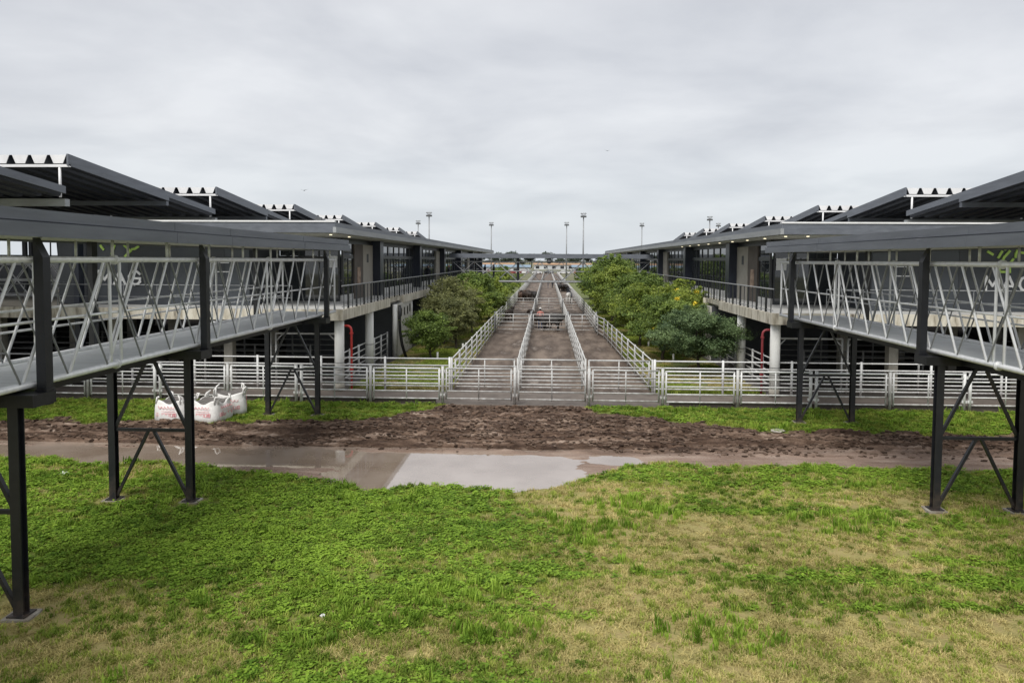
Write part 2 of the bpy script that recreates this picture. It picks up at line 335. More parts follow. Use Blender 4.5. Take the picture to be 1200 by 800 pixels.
def make_terrain():
    xs = np.concatenate([np.arange(-27, -14, .16), np.arange(-14, 14, .066), np.arange(14, 27.01, .16)])
    ys = np.concatenate([np.arange(4, 10, .16), np.arange(10, 18, .09), np.arange(18, 29.25, .055), [29.25]])
    X, Y = np.meshgrid(xs, ys); Z, mud = height(X, Y)
    nx, ny = len(xs), len(ys)
    me = bpy.data.meshes.new('ground')
    co = np.stack([X, Y, Z], -1).reshape(-1, 3)
    i = np.arange(nx * ny).reshape(ny, nx); q = np.stack([i[:-1, :-1], i[:-1, 1:], i[1:, 1:], i[1:, :-1]], -1).reshape(-1, 4)
    me.vertices.add(len(co)); me.vertices.foreach_set('co', co.ravel())
    me.loops.add(q.size); me.loops.foreach_set('vertex_index', q.ravel())
    me.polygons.add(len(q)); me.polygons.foreach_set('loop_start', np.arange(0, q.size, 4)); me.polygons.foreach_set('loop_total', np.full(len(q), 4))
    me.polygons.foreach_set('use_smooth', np.ones(len(q), bool))
    me.update()
    smooth = np.clip(sstep(22.6, 21.9, Y) + .5 * sstep(3.5, 7, X) * sstep(23.4, 22.7, Y), 0, 1)
    for nm, val in (('mud', mud), ('green', np.clip(greenness(X, Y), 0, 1)), ('silt', smooth)):
        a = me.attributes.new(nm, 'FLOAT', 'POINT'); a.data.foreach_set('value', val.ravel().astype(np.float32))
    m = bpy.data.materials.new('ground'); m.use_nodes = True; t = m.node_tree; p = t.nodes['Principled BSDF']; Nn = t.nodes.new; Ll = t.links.new
    tcn = Nn('ShaderNodeTexCoord')
    def noise(s, d=6, st=(1, 1, 1)):
        mp = Nn('ShaderNodeMapping'); mp.inputs['Scale'].default_value = st; Ll(tcn.outputs['Object'], mp.inputs[0])
        n = Nn('ShaderNodeTexNoise'); n.inputs['Scale'].default_value = s; n.inputs['Detail'].default_value = d; n.inputs['Roughness'].default_value = .62; Ll(mp.outputs[0], n.inputs['Vector']); return n.outputs['Fac']
    def ramp(f, els):
        r = Nn('ShaderNodeValToRGB'); Ll(f, r.inputs[0]); e = r.color_ramp.elements
        e[0].position, e[0].color = els[0][0], (*els[0][1], 1); e[1].position, e[1].color = els[-1][0], (*els[-1][1], 1)
        for ps, c in els[1:-1]: k = e.new(ps); k.color = (*c, 1)
        return r.outputs[0]
    def att(n): a = Nn('ShaderNodeAttribute'); a.attribute_name = n; return a.outputs['Fac']
    def mix(f, a, b): k = Nn('ShaderNodeMix'); k.data_type = 'RGBA'; Ll(f, k.inputs['Factor']); Ll(a, k.inputs['A']); Ll(b, k.inputs['B']); return k.outputs['Result']
    soil_dry = ramp(noise(3.5, 8), [(.3, (.22, .20, .07)), (.5, (.33, .285, .115)), (.7, (.33, .24, .12))])
    soil_grn = ramp(noise(5, 8), [(.3, (.095, .135, .026)), (.7, (.19, .235, .05))])
    lawn = mix(att('green'), soil_dry, soil_grn)
    churn = ramp(noise(1.9, 11, (.30, 2.8, 1)), [(.38, (.034, .019, .012)), (.50, (.085, .053, .036)), (.59, (.17, .115, .083)), (.68, (.36, .28, .225))])
    silt = ramp(noise(1.2, 9, (.4, 2.5, 1)), [(.3, (.17, .115, .085)), (.5, (.27, .195, .155)), (.72, (.40, .32, .265))])
    mudc = mix(att('silt'), churn, silt)
    Ll(mix(att('mud'), lawn, mudc), p.inputs['Base Color'])
    p.inputs['Specular IOR Level'].default_value = .22
    rr = Nn('ShaderNodeMapRange'); Ll(att('mud'), rr.inputs['Value']); rr.inputs['To Min'].default_value = .95; rr.inputs['To Max'].default_value = .55
    wet = Nn('ShaderNodeMapRange'); Ll(noise(1.1, 5, (1, 2, 1)), wet.inputs['Value']); wet.inputs['From Min'].default_value = .36; wet.inputs['From Max'].default_value = .55; wet.inputs['To Min'].default_value = .42; wet.inputs['To Max'].default_value = .8
    Ll(wet.outputs['Result'], rr.inputs['To Max'])
    Ll(rr.outputs['Result'], p.inputs['Roughness'])
    bp = Nn('ShaderNodeBump'); bp.inputs['Strength'].default_value = 1.0; bp.inputs['Distance'].default_value = .07; Ll(noise(11, 9), bp.inputs['Height']); Ll(bp.outputs[0], p.inputs['Normal'])
    me.materials.append(m)
    o = bpy.data.objects.new('ground', me); COL.objects.link(o); tag(o, kind='structure')
make_terrain()
g = MB(); BIG = 5000                          # the plain that the yard stands in: a sheet with the detailed yard left out
for x0, x1, y0, y1 in ((-BIG, -27, -200, BIG), (27, BIG, -200, BIG), (-27, 27, -200, 4), (-27, 27, 29.25, BIG)):
    g.add([(x0, y0, 0), (x1, y0, 0), (x1, y1, 0), (x0, y1, 0)], [(0, 1, 2, 3)])
tag(g.build('plain', 'plain'), kind='structure')
def water_mat():
    m = bpy.data.materials.new('puddle_water'); m.use_nodes = True; t = m.node_tree; p = t.nodes['Principled BSDF']
    tcn = t.nodes.new('ShaderNodeTexCoord'); n = t.nodes.new('ShaderNodeTexNoise'); n.inputs['Scale'].default_value = .7; n.inputs['Detail'].default_value = 6; t.links.new(tcn.outputs['Object'], n.inputs['Vector'])
    r = t.nodes.new('ShaderNodeValToRGB'); t.links.new(n.outputs['Fac'], r.inputs[0]); e = r.color_ramp.elements
    e[0].position, e[0].color = .35, (.25, .19, .145, 1); e[1].position, e[1].color = .65, (.34, .275, .225, 1)
    t.links.new(r.outputs[0], p.inputs['Base Color']); p.inputs['Roughness'].default_value = .025; p.inputs['IOR'].default_value = 4.5
    n2 = t.nodes.new('ShaderNodeTexNoise'); n2.inputs['Scale'].default_value = 9; t.links.new(tcn.outputs['Object'], n2.inputs['Vector'])
    b = t.nodes.new('ShaderNodeBump'); b.inputs['Strength'].default_value = .02; b.inputs['Distance'].default_value = .01; t.links.new(n2.outputs['Fac'], b.inputs['Height']); t.links.new(b.outputs[0], p.inputs['Normal'])
    M['puddle_water'] = m
water_mat()
tag(MB().add([(-24, 19.6, WATER), (-7.5, 19.2, WATER), (-6.3, 18.0, WATER), (2.0, 18.0, WATER), (3.2, 20.2, WATER), (24, 20.4, WATER), (24, 27.6, WATER), (-24, 27.6, WATER)], [(0, 1, 2, 3, 4, 5, 6, 7)]).build('puddle_water', 'puddle_water'), kind='structure')

# paved floors
X1, X2, X3, X4 = -4.15, -1.25, 1.70, 4.60      # the four fence lines of the three lanes
g = MB(); g.box(X1 - .15, X4 + .15, 32.1, 330, -.05, .012); tag(g.build('lane_floor', 'lane_floor'), kind='structure')
tag(MB().box(-40, 40, 29.26, 32.095, -.05, .008).build('alley_floor', 'alley_floor'), kind='structure')
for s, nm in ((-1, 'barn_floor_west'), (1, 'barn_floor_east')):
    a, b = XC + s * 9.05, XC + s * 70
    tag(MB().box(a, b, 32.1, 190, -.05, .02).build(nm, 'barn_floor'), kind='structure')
    a, b = (X1 - .16, XC - 9.04) if s < 0 else (X4 + .16, XC + 9.04)
    gg = MB(); gg.box(a, b, 32.1, 190, -.05, .02)
    mat('verge_%d' % s, (.135, .15, .045), (.085, .11, .03), .7, .95, c3=(.2, .175, .08), bump=.6, bscale=12)
    tag(gg.build('grass_verge_west' if s < 0 else 'grass_verge_east', 'verge_%d' % s), kind='structure')
for s in (-1, 1):                              # low kerb under the front fence
    a, b = (-40, X1 - .3) if s < 0 else (X4 + .3, 40)
    tag(MB().box(a, b, FENCE_Y + .06, FENCE_Y + .24, -.04, .19).build('fence_kerb_west' if s < 0 else 'fence_kerb_east', 'kerb_dark'), kind='structure')

# ================================================================== COVERED WALKWAYS
def unit_tube(r, n=8):
    return MB().tube((0, 0, 0), (0, 0, 1), r, n)
def place_tube(name, me, p, q, parent):
    """a shared one-metre tube, turned and stretched from p to q"""
    p, q = Vector(p), Vector(q); d = q - p
    o = bpy.data.objects.new(name, me); COL.objects.link(o); o.parent = parent
    o.location = p; o.rotation_euler = d.to_track_quat('Z', 'Y').to_euler(); o.scale = (1, 1, d.length)
    return o
TB = {}
def tb(r, m, n=8):
    k = (r, m, n)
    if k not in TB: TB[k] = unit_tube(r, n).mesh('tube', m, smooth=n > 6)
    return TB[k]
ZD, ZT, ZM = 3.73, 5.76, 4.74
def trestle(parent, sx, y, near):
    """black steel trestle across the walkway: two legs, a bar, two inverted Vs; a bracket carries the roof post"""
    a, b = XC + sx * 8.78, XC + sx * 10.65; c = (a + b) / 2
    t = MB().box(XC + sx * 8.42, XC + sx * 11.0, y - .1, y + .46, 3.42, 3.62).build('trestle', 'black_steel', parent)
    for x in (a, b):
        m = MB().box(x - .08, x + .08, y - .085, y - .065, .06, 3.42).box(x - .08, x + .08, y + .065, y + .085, .06, 3.42).box(x - .012, x + .012, y - .065, y + .065, .06, 3.42)
        m.build('leg', 'black_steel', t)
        MB().box(x - .15, x + .15, y - .15, y + .15, .035, .06).build('base_plate', 'black_steel', t)
    MB().bar((a, y, 1.72), (b, y, 1.72), .07, .07).build('tie_bar', 'black_steel', t)
    for z0, z1 in ((.1, 1.69), (1.76, 3.42)):
        for x, k in ((a, 1), (b, -1)):
            MB().bar((x + sx * k * .06, y, z0), (c - sx * k * .07, y, z1), .075, .06).build('brace', 'black_steel', t)
    # roof post outside the truss, its head cut aslant
    x0, x1 = XC + sx * 8.44, XC + sx * 8.60; yp = y + .34
    zz = [(x0, 3.40), (x1, 3.40), (x1, 6.12), (x0, 5.80)]
    v = [(x, yp - .09, z) for x, z in zz] + [(x, yp + .09, z) for x, z in zz]
    MB().add(v, [(0, 1, 2, 3), (7, 6, 5, 4), (0, 4, 5, 1), (1, 5, 6, 2), (2, 6, 7, 3), (3, 7, 4, 0)]).build('roof_post', 'black_steel', parent)
    MB().box(XC + sx * 8.425, XC + sx * 8.615, yp - .105, yp + .105, 3.625, 3.66).build('collar', 'black_steel', parent)
    x0, x1 = XC + sx * 11.0, XC + sx * 11.12
    MB().box(x0, x1, y - .1, y + .1, 3.42, 6.2).build('roof_post', 'black_steel', parent)
def truss_side(parent, sx, off, y0, y1, joints, rails):
    x = XC + sx * off; pitch_ = 1.15
    n = int(round((y1 - y0) / pitch_)); pitch_ = (y1 - y0) / n
    MB().tube((x, y0, ZD), (x, y1, ZD), .058, 10).build('bottom_chord', 'galv', parent, True)
    MB().tube((x, y0, ZT), (x, y1, ZT), .055, 10).build('top_chord', 'galv', parent, True)
    xi = x + sx * .055
    for z, r in rails: MB().tube((xi, y0, z), (xi, y1, z), r, 8).build('hand_rail', 'galv', parent, True)
    lt, dk = tb(.027, 'galv'), tb(.017, 'galv_dull', 6)
    for k in range(n):
        a, b = y0 + k * pitch_, y0 + (k + 1) * pitch_
        place_tube('brace', lt, (x, a + .06, ZD + .05), (x, b - .05, ZT - .05), parent)
        place_tube('cross_brace', dk, (x - sx * .045, b - .06, ZD + .05), (x - sx * .045, a + .05, ZT - .05), parent)
    for j in joints:
        for dlt in (-.17, .17): place_tube('upright', tb(.03, 'galv'), (x, j + dlt, ZD), (x, j + dlt, ZT), parent)
        for z in (ZD, ZT): MB().tube((x, j - .03, z), (x, j + .03, z), .095, 10).build('flange', 'galv', parent, True)
    for yy in (y0 + .05, y1 - .02): place_tube('upright', tb(.036, 'galv'), (x, yy, ZD), (x, yy, ZT), parent)
    k = y0 + 1.7
    while k < y1:
        place_tube('roof_strut', tb(.028, 'galv'), (x, k, ZT), (x, k, 6.2), parent); k += 2.05
def covered_walkway(sx, label, ty, y0, y1, joints):
    w_ = empty('covered_walkway', (0, 0, 0), label, 'walkway', 'covered steel walkways reaching from the buildings')
    truss_side(w_, sx, 8.73, y0, y1, joints, [(ZM, .026)])
    truss_side(w_, sx, 10.8, y0, y1, [j + .8 for j in joints], [(ZM, .026), (4.33, .024)])
    a, b = XC + sx * 8.80, XC + sx * 10.73
    n = int((y1 - y0) / 1.2); dl = (y1 - y0) / n
    pl = MB().box(0, 1, 0, dl - .022, -.045, 0).mesh('deck_panel', 'deck_metal')
    for k in range(n): link('deck_panel', pl, w_, (min(a, b), y0 + k * dl + .01, ZD - .02), scale=(abs(b - a), 1, 1))
    for x in (XC + sx * 9.3, XC + sx * 10.2): MB().box(x - .06, x + .06, y0, y1, ZD - .30, ZD - .068).build('deck_beam', 'black_steel', w_)
    # roof: two stepped fascia bands, pale soffit
    xi, xo = XC + sx * 8.28, XC + sx * 11.35
    rf = MB().box(XC + sx * 8.36, XC + sx * 11.27, y0 - .4, y1 + .62, 6.30, 6.545).build('roof', 'fascia', w_)
    ya = y0 - .4; nseg = 10; sl_ = (y1 + .70 - ya) / nseg
    for q in range(nseg):
        p0, p1 = ya + q * sl_ + .005, ya + (q + 1) * sl_ - .005; wv = random.uniform(-.006, .006)
        MB().box(XC + sx * (8.28 + wv), XC + sx * 8.358, p0, p1, 6.125 + wv, 6.345).build('fascia_band', 'fascia', rf)
        MB().box(XC + sx * (8.33 + wv), XC + sx * 8.358, p0, p1, 6.372, 6.556 + wv).build('fascia_band', 'fascia', rf)
    MB().box(XC + sx * 11.272, XC + sx * 11.35, y0 - .4, y1 + .70, 6.125, 6.56).build('fascia_band', 'fascia', rf)
    MB().box(XC + sx * 8.362, XC + sx * 11.27, y1 + .63, y1 + .70, 6.125, 6.56).build('fascia_band', 'fascia', rf)
    MB().box(XC + sx * 8.362, XC + sx * 11.268, y0 - .39, y1 + .61, 6.17, 6.295).build('soffit', 'soffit', rf)
    for yy in ty: trestle(w_, sx, yy, True)
    return w_
covered_walkway(-1, 'long covered walkway of galvanised trusses on black trestles, straddling the two white bulk bags', (5.6, 11.3, 17.0, 26.8), 2.0, 28.9, (14.0, 22.0))
covered_walkway(1, 'long covered walkway of galvanised trusses on black trestles, on the side without bulk bags', (7.2, 17.5, 26.9), 2.0, 29.1, (15.2, 23.6))
ft = MB().box(-.22, .22, -.2, .2, -.2, .034).mesh('concrete_footing', 'concrete')
k = 0
for sx, ys in ((-1, (11.3, 17.0, 26.8)), (1, (7.2, 17.5, 26.9))):
    for y in ys:
        for off in (8.78, 10.65):
            o = link('concrete_footing', ft, None, (XC + sx * off, y, 0), (0, 0, random.uniform(-.1, .1)))
            tag(o, 'small concrete footing pad under a black trestle leg', 'footing', 'concrete pads under the walkway legs')

# ================================================================== TWO-STOREY MARKET BUILDINGS
ZS = 3.6                                      # upper floor level
YB, YE = 31.6, 128.0
FINS = [44.4 + 14 * k for k in range(6)]
LETTERS = {'M': [[(0, 0), (0, 1), (.42, .35), (.84, 1), (.84, 0)]], 'A': [[(0, 0), (.42, 1), (.84, 0)], [(.16, .33), (.68, .33)]],
           'G': [[(.80, .80), (.62, .96), (.40, 1), (.16, .88), (.03, .62), (.03, .36), (.16, .12), (.40, 0), (.64, .04), (.82, .2), (.82, .46), (.48, .46)]]}
def stroke(m, pts, wd, y, t=.05):
    """a flat lettering stroke with thickness, standing proud of a wall that faces -Y"""
    for i, (p, q) in enumerate(zip(pts[:-1], pts[1:])):
        p, q = Vector((p[0], 0, p[1])), Vector((q[0], 0, q[1])); d = (q - p).normalized(); e = d * wd * .45; yj = y - .0025 * (i % 5) - .0011 * (len(m.f) // 6 % 3)
        m.bar((p.x - e.x, yj, p.z - e.z), (q.x + e.x, yj, q.z + e.z), t, wd, upv=Vector((0, 1, 0)).cross(d))
def market_building(sx, nm_extra, label, red):
    b = empty('market_building', (XC + sx * 9.2, YB, 0), label, 'building', 'two-storey livestock market buildings')
    b.location = (0, 0, 0)
    X = lambda off: XC + sx * off
    # floor slab in lengths with joints, weathered edge
    segs = [(YB, 41.2), (41.22, 45.2), (45.22, 58.0), (58.02, 72), (72.02, 100), (100.02, YE)]
    for i, (p, q) in enumerate(segs):
        rec = .25 if i == 1 else 0
        sl = MB().box(X(9.30 + rec), X(21.5), p, q, 3.16, 3.56).build('floor_slab', 'concrete', b)
        MB().box(X(9.13 + rec), X(9.297 + rec), p, q, 3.14 if i != 1 else 3.3, 3.60).build('slab_edge', 'slab_edge', sl)
        MB().box(X(9.30 + rec), X(21.5), p, q, 3.563, 3.60).build('floor_finish', 'floor_light', sl)
    MB().box(X(9.13), X(34), YB - .14, YB - .003, 3.14, 3.62).build('slab_edge', 'slab_edge', b)
    # round pillars with a band near the top and stained foot
    pil = MB().tube((0, 0, 0), (0, 0, 3.14), .21, 20); pm = pil.mesh('pillar', 'pillar_white', True)
    cap = MB().tube((0, 0, 0), (0, 0, .1), .225, 20).mesh('band', 'pillar_white', True)
    y = 31.95; n = 0
    while y < 126:
        if n != 2:
            p = link('pillar', pm, b, (X(9.42), y, .01))
            if n == 0:
                MB().tube((0, 0, 0), (0, 0, .34), .222, 20).build('stained_foot', 'concrete', p, True)
                for z in (.95, 1.25): link('band', MB().tube((0, 0, 0), (0, 0, .02), .214, 20).mesh('band', 'wall_grey'), p, (0, 0, z))
            elif n in (1, 3, 4): link('band', MB().tube((0, 0, 0), (0, 0, .03), .214, 20).mesh('band', 'wall_grey'), p, (0, 0, 1.42))
        y += 5.5; n += 1
    for k, (ox, yy) in enumerate([(15, 33.5), (20.5, 33.5), (15, 39), (20.5, 39), (26, 33.5), (26, 39), (13, 44.6), (20.5, 44.5), (26, 44.5)]):
        MB().box(X(ox) - .2, X(ox) + .2, yy - .2, yy + .2, .02, 3.16).build('inner_column', 'concrete', b)
    # ground-floor room with cream side wall
    ra, rb = X(9.28), X(16)
    rm = MB().box(ra, rb, 43.6, 48.0, .02, 3.155).build('store_room', 'wall_grey', b)  # dark grey body: the shade on its front is put into the colour
    MB().box(X(9.18), X(9.277), 43.55, 48.02, .02, 3.15).build('side_wall', 'wall_cream', rm)
    for yy, zz in ((44.4, 2.35), (45.4, 2.35), (46.4, 2.35), (47.2, 2.45)):
        MB().box(X(9.165), X(9.178), yy, yy + .32, zz, zz + .5).build('vent_opening', 'hose_black', rm)
    MB().box(X(24), X(11), 62, 62.3, .02, 3.15).build('darkening_wall', 'wall_grey', b)  # walls added behind and beside the pens to keep the interior dark
    MB().box(X(34.2), X(34), 31.6, 62, .02, 3.15).build('darkening_wall', 'wall_grey', b)
    MB().box(X(21.5), X(34), YB, 62, 3.16, 3.58).build('floor_slab', 'concrete', b)
    # roof
    rf = MB().box(X(9.68), X(20.6), YB + .5, YE, 7.0, 7.37).build('roof', 'fascia_light', b)
    MB().box(X(9.53), X(9.677), YB + .35, YE, 6.94, 7.19).build('fascia_band', 'fascia_light', rf)
    MB().box(X(9.60), X(9.676), YB + .42, YE, 7.195, 7.40).build('fascia_band', 'fascia', rf)
    MB().box(X(9.68), X(20.6), YB + .35, YB + .497, 6.94, 7.19).build('fascia_band', 'fascia', rf)
    MB().box(X(9.68), X(20.6), YB + .42, YB + .496, 7.195, 7.40).build('fascia_band', 'fascia', rf)
    MB().box(X(9.60), X(20.7), YB + .38, YB + .62, 7.402, 7.47).build('flashing', 'flash_white', rf)
    MB().box(X(9.70), X(20.5), YB + .52, YE, 6.90, 6.996).build('soffit', 'soffit', rf)
    dm = MB().tube((0, 0, 0), (0, 0, .03), .06, 12).mesh('downlight', 'downlight')
    for k, yy in enumerate([32.9 + 3.1 * i for i in range(9 if sx > 0 else 2)]): link('downlight', dm, rf, (X(10.05), yy, 6.862))
    if sx > 0:
        for ox in (10.9, 12.4): link('downlight', dm, rf, (X(ox), 32.6, 6.862))
    # facade along the balcony
    fx, fi = X(10.93), X(11.08)
    W = lambda nm, y0, y1, z0, z1, m, par=b, o0=10.93, o1=11.08: MB().box(X(o0), X(o1), y0, y1, z0, z1).build(nm, m, par)
    W('kick_wall', 38.0, YE, 3.6, 3.92, 'floor_light', b, 10.95, 11.07)
    W('header', 38.0, YE, 6.62, 6.895, 'mullion', b, 10.94, 11.07)
    for i, fy in enumerate(FINS):
        MB().box(X(10.42), X(11.09), fy, fy + .9, 3.602, 6.89).build('fin', 'fin_dark', b)
        end = fy
        if i % 2 == 0:
            W('beige_panel', fy - 2.35, fy - .003, 3.6, 6.62, 'wall_beige', b, 10.88, 11.06); end = fy - 2.35
            if i == 0:
                dr = W('brown_door', fy - 4.2, fy - 2.353, 3.6, 6.62, 'wall_brown', b, 10.9, 11.06); end = fy - 4.2
                MB().box(X(10.885), X(10.898), fy - 3.6, fy - 2.9, 4.35, 5.35).build('poster', 'poster_skin', dr)
                MB().box(X(10.865), X(10.878), fy - 1.5, fy - 1.1, 5.6, 6.1).build('wall_plate', 'wall_grey', b)
        st = 38.12 if i == 0 else FINS[i - 1] + .9
        n = max(1, int(round((end - st) / 1.85))); wd = (end - st) / n
        for k in range(n):
            p, q = st + k * wd, st + (k + 1) * wd
            wn = MB().box(X(10.94), X(11.05), p, p + .1, 3.92, 6.62).box(X(10.94), X(11.05), p + .1, q, 5.82, 6.02).build('window', 'mullion', b)
            for z0, z1 in ((3.93, 5.815), (6.025, 6.615)):
                MB().box(X(10.985), X(11.02), p + .104, q - .004, z0, z1).build('pane', 'glass', wn)
            if fy < 80:
                MB().box(X(10.955), X(11.04), (p + q) / 2 - .025, (p + q) / 2 + .025, 3.925, 5.815).build('mullion', 'mullion', wn)
    # front wall under the roof: glass next to the corner, charcoal panels with the sign further out
    for k in range(3):
        a0, a1 = 11.1 + k * 1.05, 11.1 + (k + 1) * 1.05
        wn = MB().box(X(a0), X(a0 + .08), 38, 38.12, 3.6, 6.895).box(X(a0 + .08), X(a1), 38, 38.12, 5.8, 5.95).build('window', 'mullion', b)
        MB().box(X(a0 + .084), X(a1 - .004), 38.04, 38.08, 3.62, 5.795).build('pane', 'glass', wn)
        MB().box(X(a0 + .084), X(a1 - .004), 38.04, 38.08, 5.955, 6.89).build('pane', 'glass', wn)
    MB().box(X(14.25), X(14.45), 34.15, 38, 3.6, 6.895).build('return_wall', 'charcoal', b)
    wid = [1.15, 1.15, 1.5, 2.0, 2.0, 1.4]; xx = 14.25
    for k, d in enumerate(wid):
        for z0, z1 in ((3.603, 4.62), (4.63, 6.89)):
            MB().box(X(xx + .006), X(xx + d - .006), 34.0, 34.12, z0, z1).build('wall_panel', 'charcoal' if k % 2 else 'charcoal_pale', b)
        xx += d
    MB().box(X(21.95), X(22.2), 33.2, 33.6, 0.02, 6.89).build('steel_column', 'fin_dark', b)
    MB().box(X(11.2), X(11.7), 37.88, 37.95, 5.35, 5.95).build('notice_board', 'sign_white', b)
    for z in (6.1, 6.02, 5.6): MB().box(X(16.0), X(15.2), 33.975, 33.995, z - .45, z - .41).build('notice_line', 'sign_white', b)
    # balcony railing: alternating wide and narrow uprights, tube handrail
    wide = MB().box(-.03, .03, -.075, .075, 0, .98).mesh('baluster', 'black_steel'); thin = MB().box(-.015, .015, -.02, .02, 0, .98).mesh('baluster', 'mullion')
    rl = MB().tube((X(9.22), YB + .1, 4.62), (X(9.22), 96, 4.62), .032, 8).build('balcony_rail', 'galv_dull', b, True)
    MB().tube((X(9.22), YB + .1, 3.72), (X(9.22), 96, 3.72), .016, 6).build('foot_rail', 'galv_dull', rl)
    y = YB + .4; k = 0
    while y < 96:
        link('baluster', wide if k % 2 else thin, rl, (X(9.22), y, 3.601)); y += .72; k += 1
    rl = MB().tube((X(11.4), YB + .02, 4.62), (X(33.5), YB + .02, 4.62), .022, 8).build('landing_rail', 'galv_dull', b, True)
    MB().tube((X(11.4), YB + .02, 4.1), (X(33.5), YB + .02, 4.1), .012, 6).build('foot_rail', 'galv_dull', rl)
    x = 11.4
    while x < 33.6:
        place_tube('rail_post', tb(.018, 'galv_dull', 6), (X(x), YB + .02, 3.6), (X(x), YB + .02, 4.62), rl); x += 1.5
    # sign
    s = empty('wall_sign', (0, 0, 0), 'MAG lettering and green emblem ' + nm_extra, 'sign', 'MAG signs on the front walls')
    x0 = XC - 21.45 if sx < 0 else 19.55
    for i, ch in enumerate('MAG'):
        m = MB()
        for st in LETTERS[ch]: stroke(m, [(x0 + i * .72 + p[0] * .66, 4.55 + p[1] * .62) for p in st], .10, 33.96)
        m.build('letter', 'sign_white', s)
    em = [[(-21.015, 6.356), (-20.895, 6.196)], [(-20.486, 5.997), (-20.354, 6.359)], [(-19.859, 6.361), (-19.576, 6.122), (-19.829, 5.881)], [(-19.492, 6.203), (-19.368, 6.223), (-19.202, 6.324)], [(-20.723, 6.477), (-20.553, 6.678)], [(-20.227, 6.52), (-20.097, 6.76), (-19.848, 6.841)]] if sx < 0 else [[(19.603, 6.277), (19.792, 6.164)], [(20.055, 6.033), (20.193, 6.28)], [(20.177, 5.749), (20.312, 6.053), (20.523, 6.3)], [(20.111, 5.54), (20.117, 5.388), (20.559, 5.391), (20.553, 5.542)], [(20.58, 5.789), (20.685, 5.941)], [(20.791, 6.056), (20.804, 6.188), (20.854, 6.321)], [(21.041, 6.246), (21.152, 6.228)], [(20.336, 6.394), (20.624, 6.547)]]
    for st in em:
        m = MB(); stroke(m, st, .10, 33.97); m.build('emblem_stroke', 'sign_green', s)
    # red standpipe beside the first pillar
    pts = [(X(9.42), 32.02, 2.86)] + [(X(9.42 - .34 * min(1, t)), 32.05, 2.86) for t in (.6, 1)]
    cx_, cz_ = X(9.42 - .34), 2.66
    pts = [(X(9.5), 32.2, 2.86), (X(9.15), 32.2, 2.86)] + [(X(9.15) - sx * .2 * math.sin(a_), 32.2, 2.66 + .2 * math.cos(a_)) for a_ in (R(30), R(60), R(90))] + [(X(8.95), 32.2, .05)]
    p = MB().path(pts, .052, 10).build('standpipe', red, None, True)
    tag(p, 'bright red standpipe with a bend at its top by a white pillar' if sx < 0 else 'dull red standpipe with a bend at its top by a stained white pillar', 'pipe')
    for z in (2.5, .9): MB().tube((X(8.95), 32.2, z), (X(8.95), 32.2, z + .06), .085, 10).build('coupling', red, p)
    # hanging drain hose by the store room
    if sx < 0:
        h_ = MB().path([(X(9.0), 43.2, 3.1), (X(9.02), 43.2, 2.4), (X(8.98), 43.15, 1.6), (X(8.85), 43.1, .8), (X(8.6), 43.0, .05)], .09, 8).build('drain_hose', 'hose_black', None, True)
        tag(h_, 'black drain hose hanging beside the cream store room wall', 'hose')
        dp = MB().tube((X(9.32), 43.3, .02), (X(9.32), 43.3, 3.14), .14, 14).build('drain_pipe', 'pillar_white', None, True); tag(dp, 'white drain pipe at the corner of the store room', 'pipe')
    return b
market_building(-1, 'on the building whose standpipe is bright red', 'two-storey charcoal building with balcony and a cream store room below', 'pipe_red')
market_building(1, 'on the building whose standpipe is dull red', 'two-storey charcoal building with lit soffit lamps beside the yellow-flowering trees', 'pipe_red_dull')

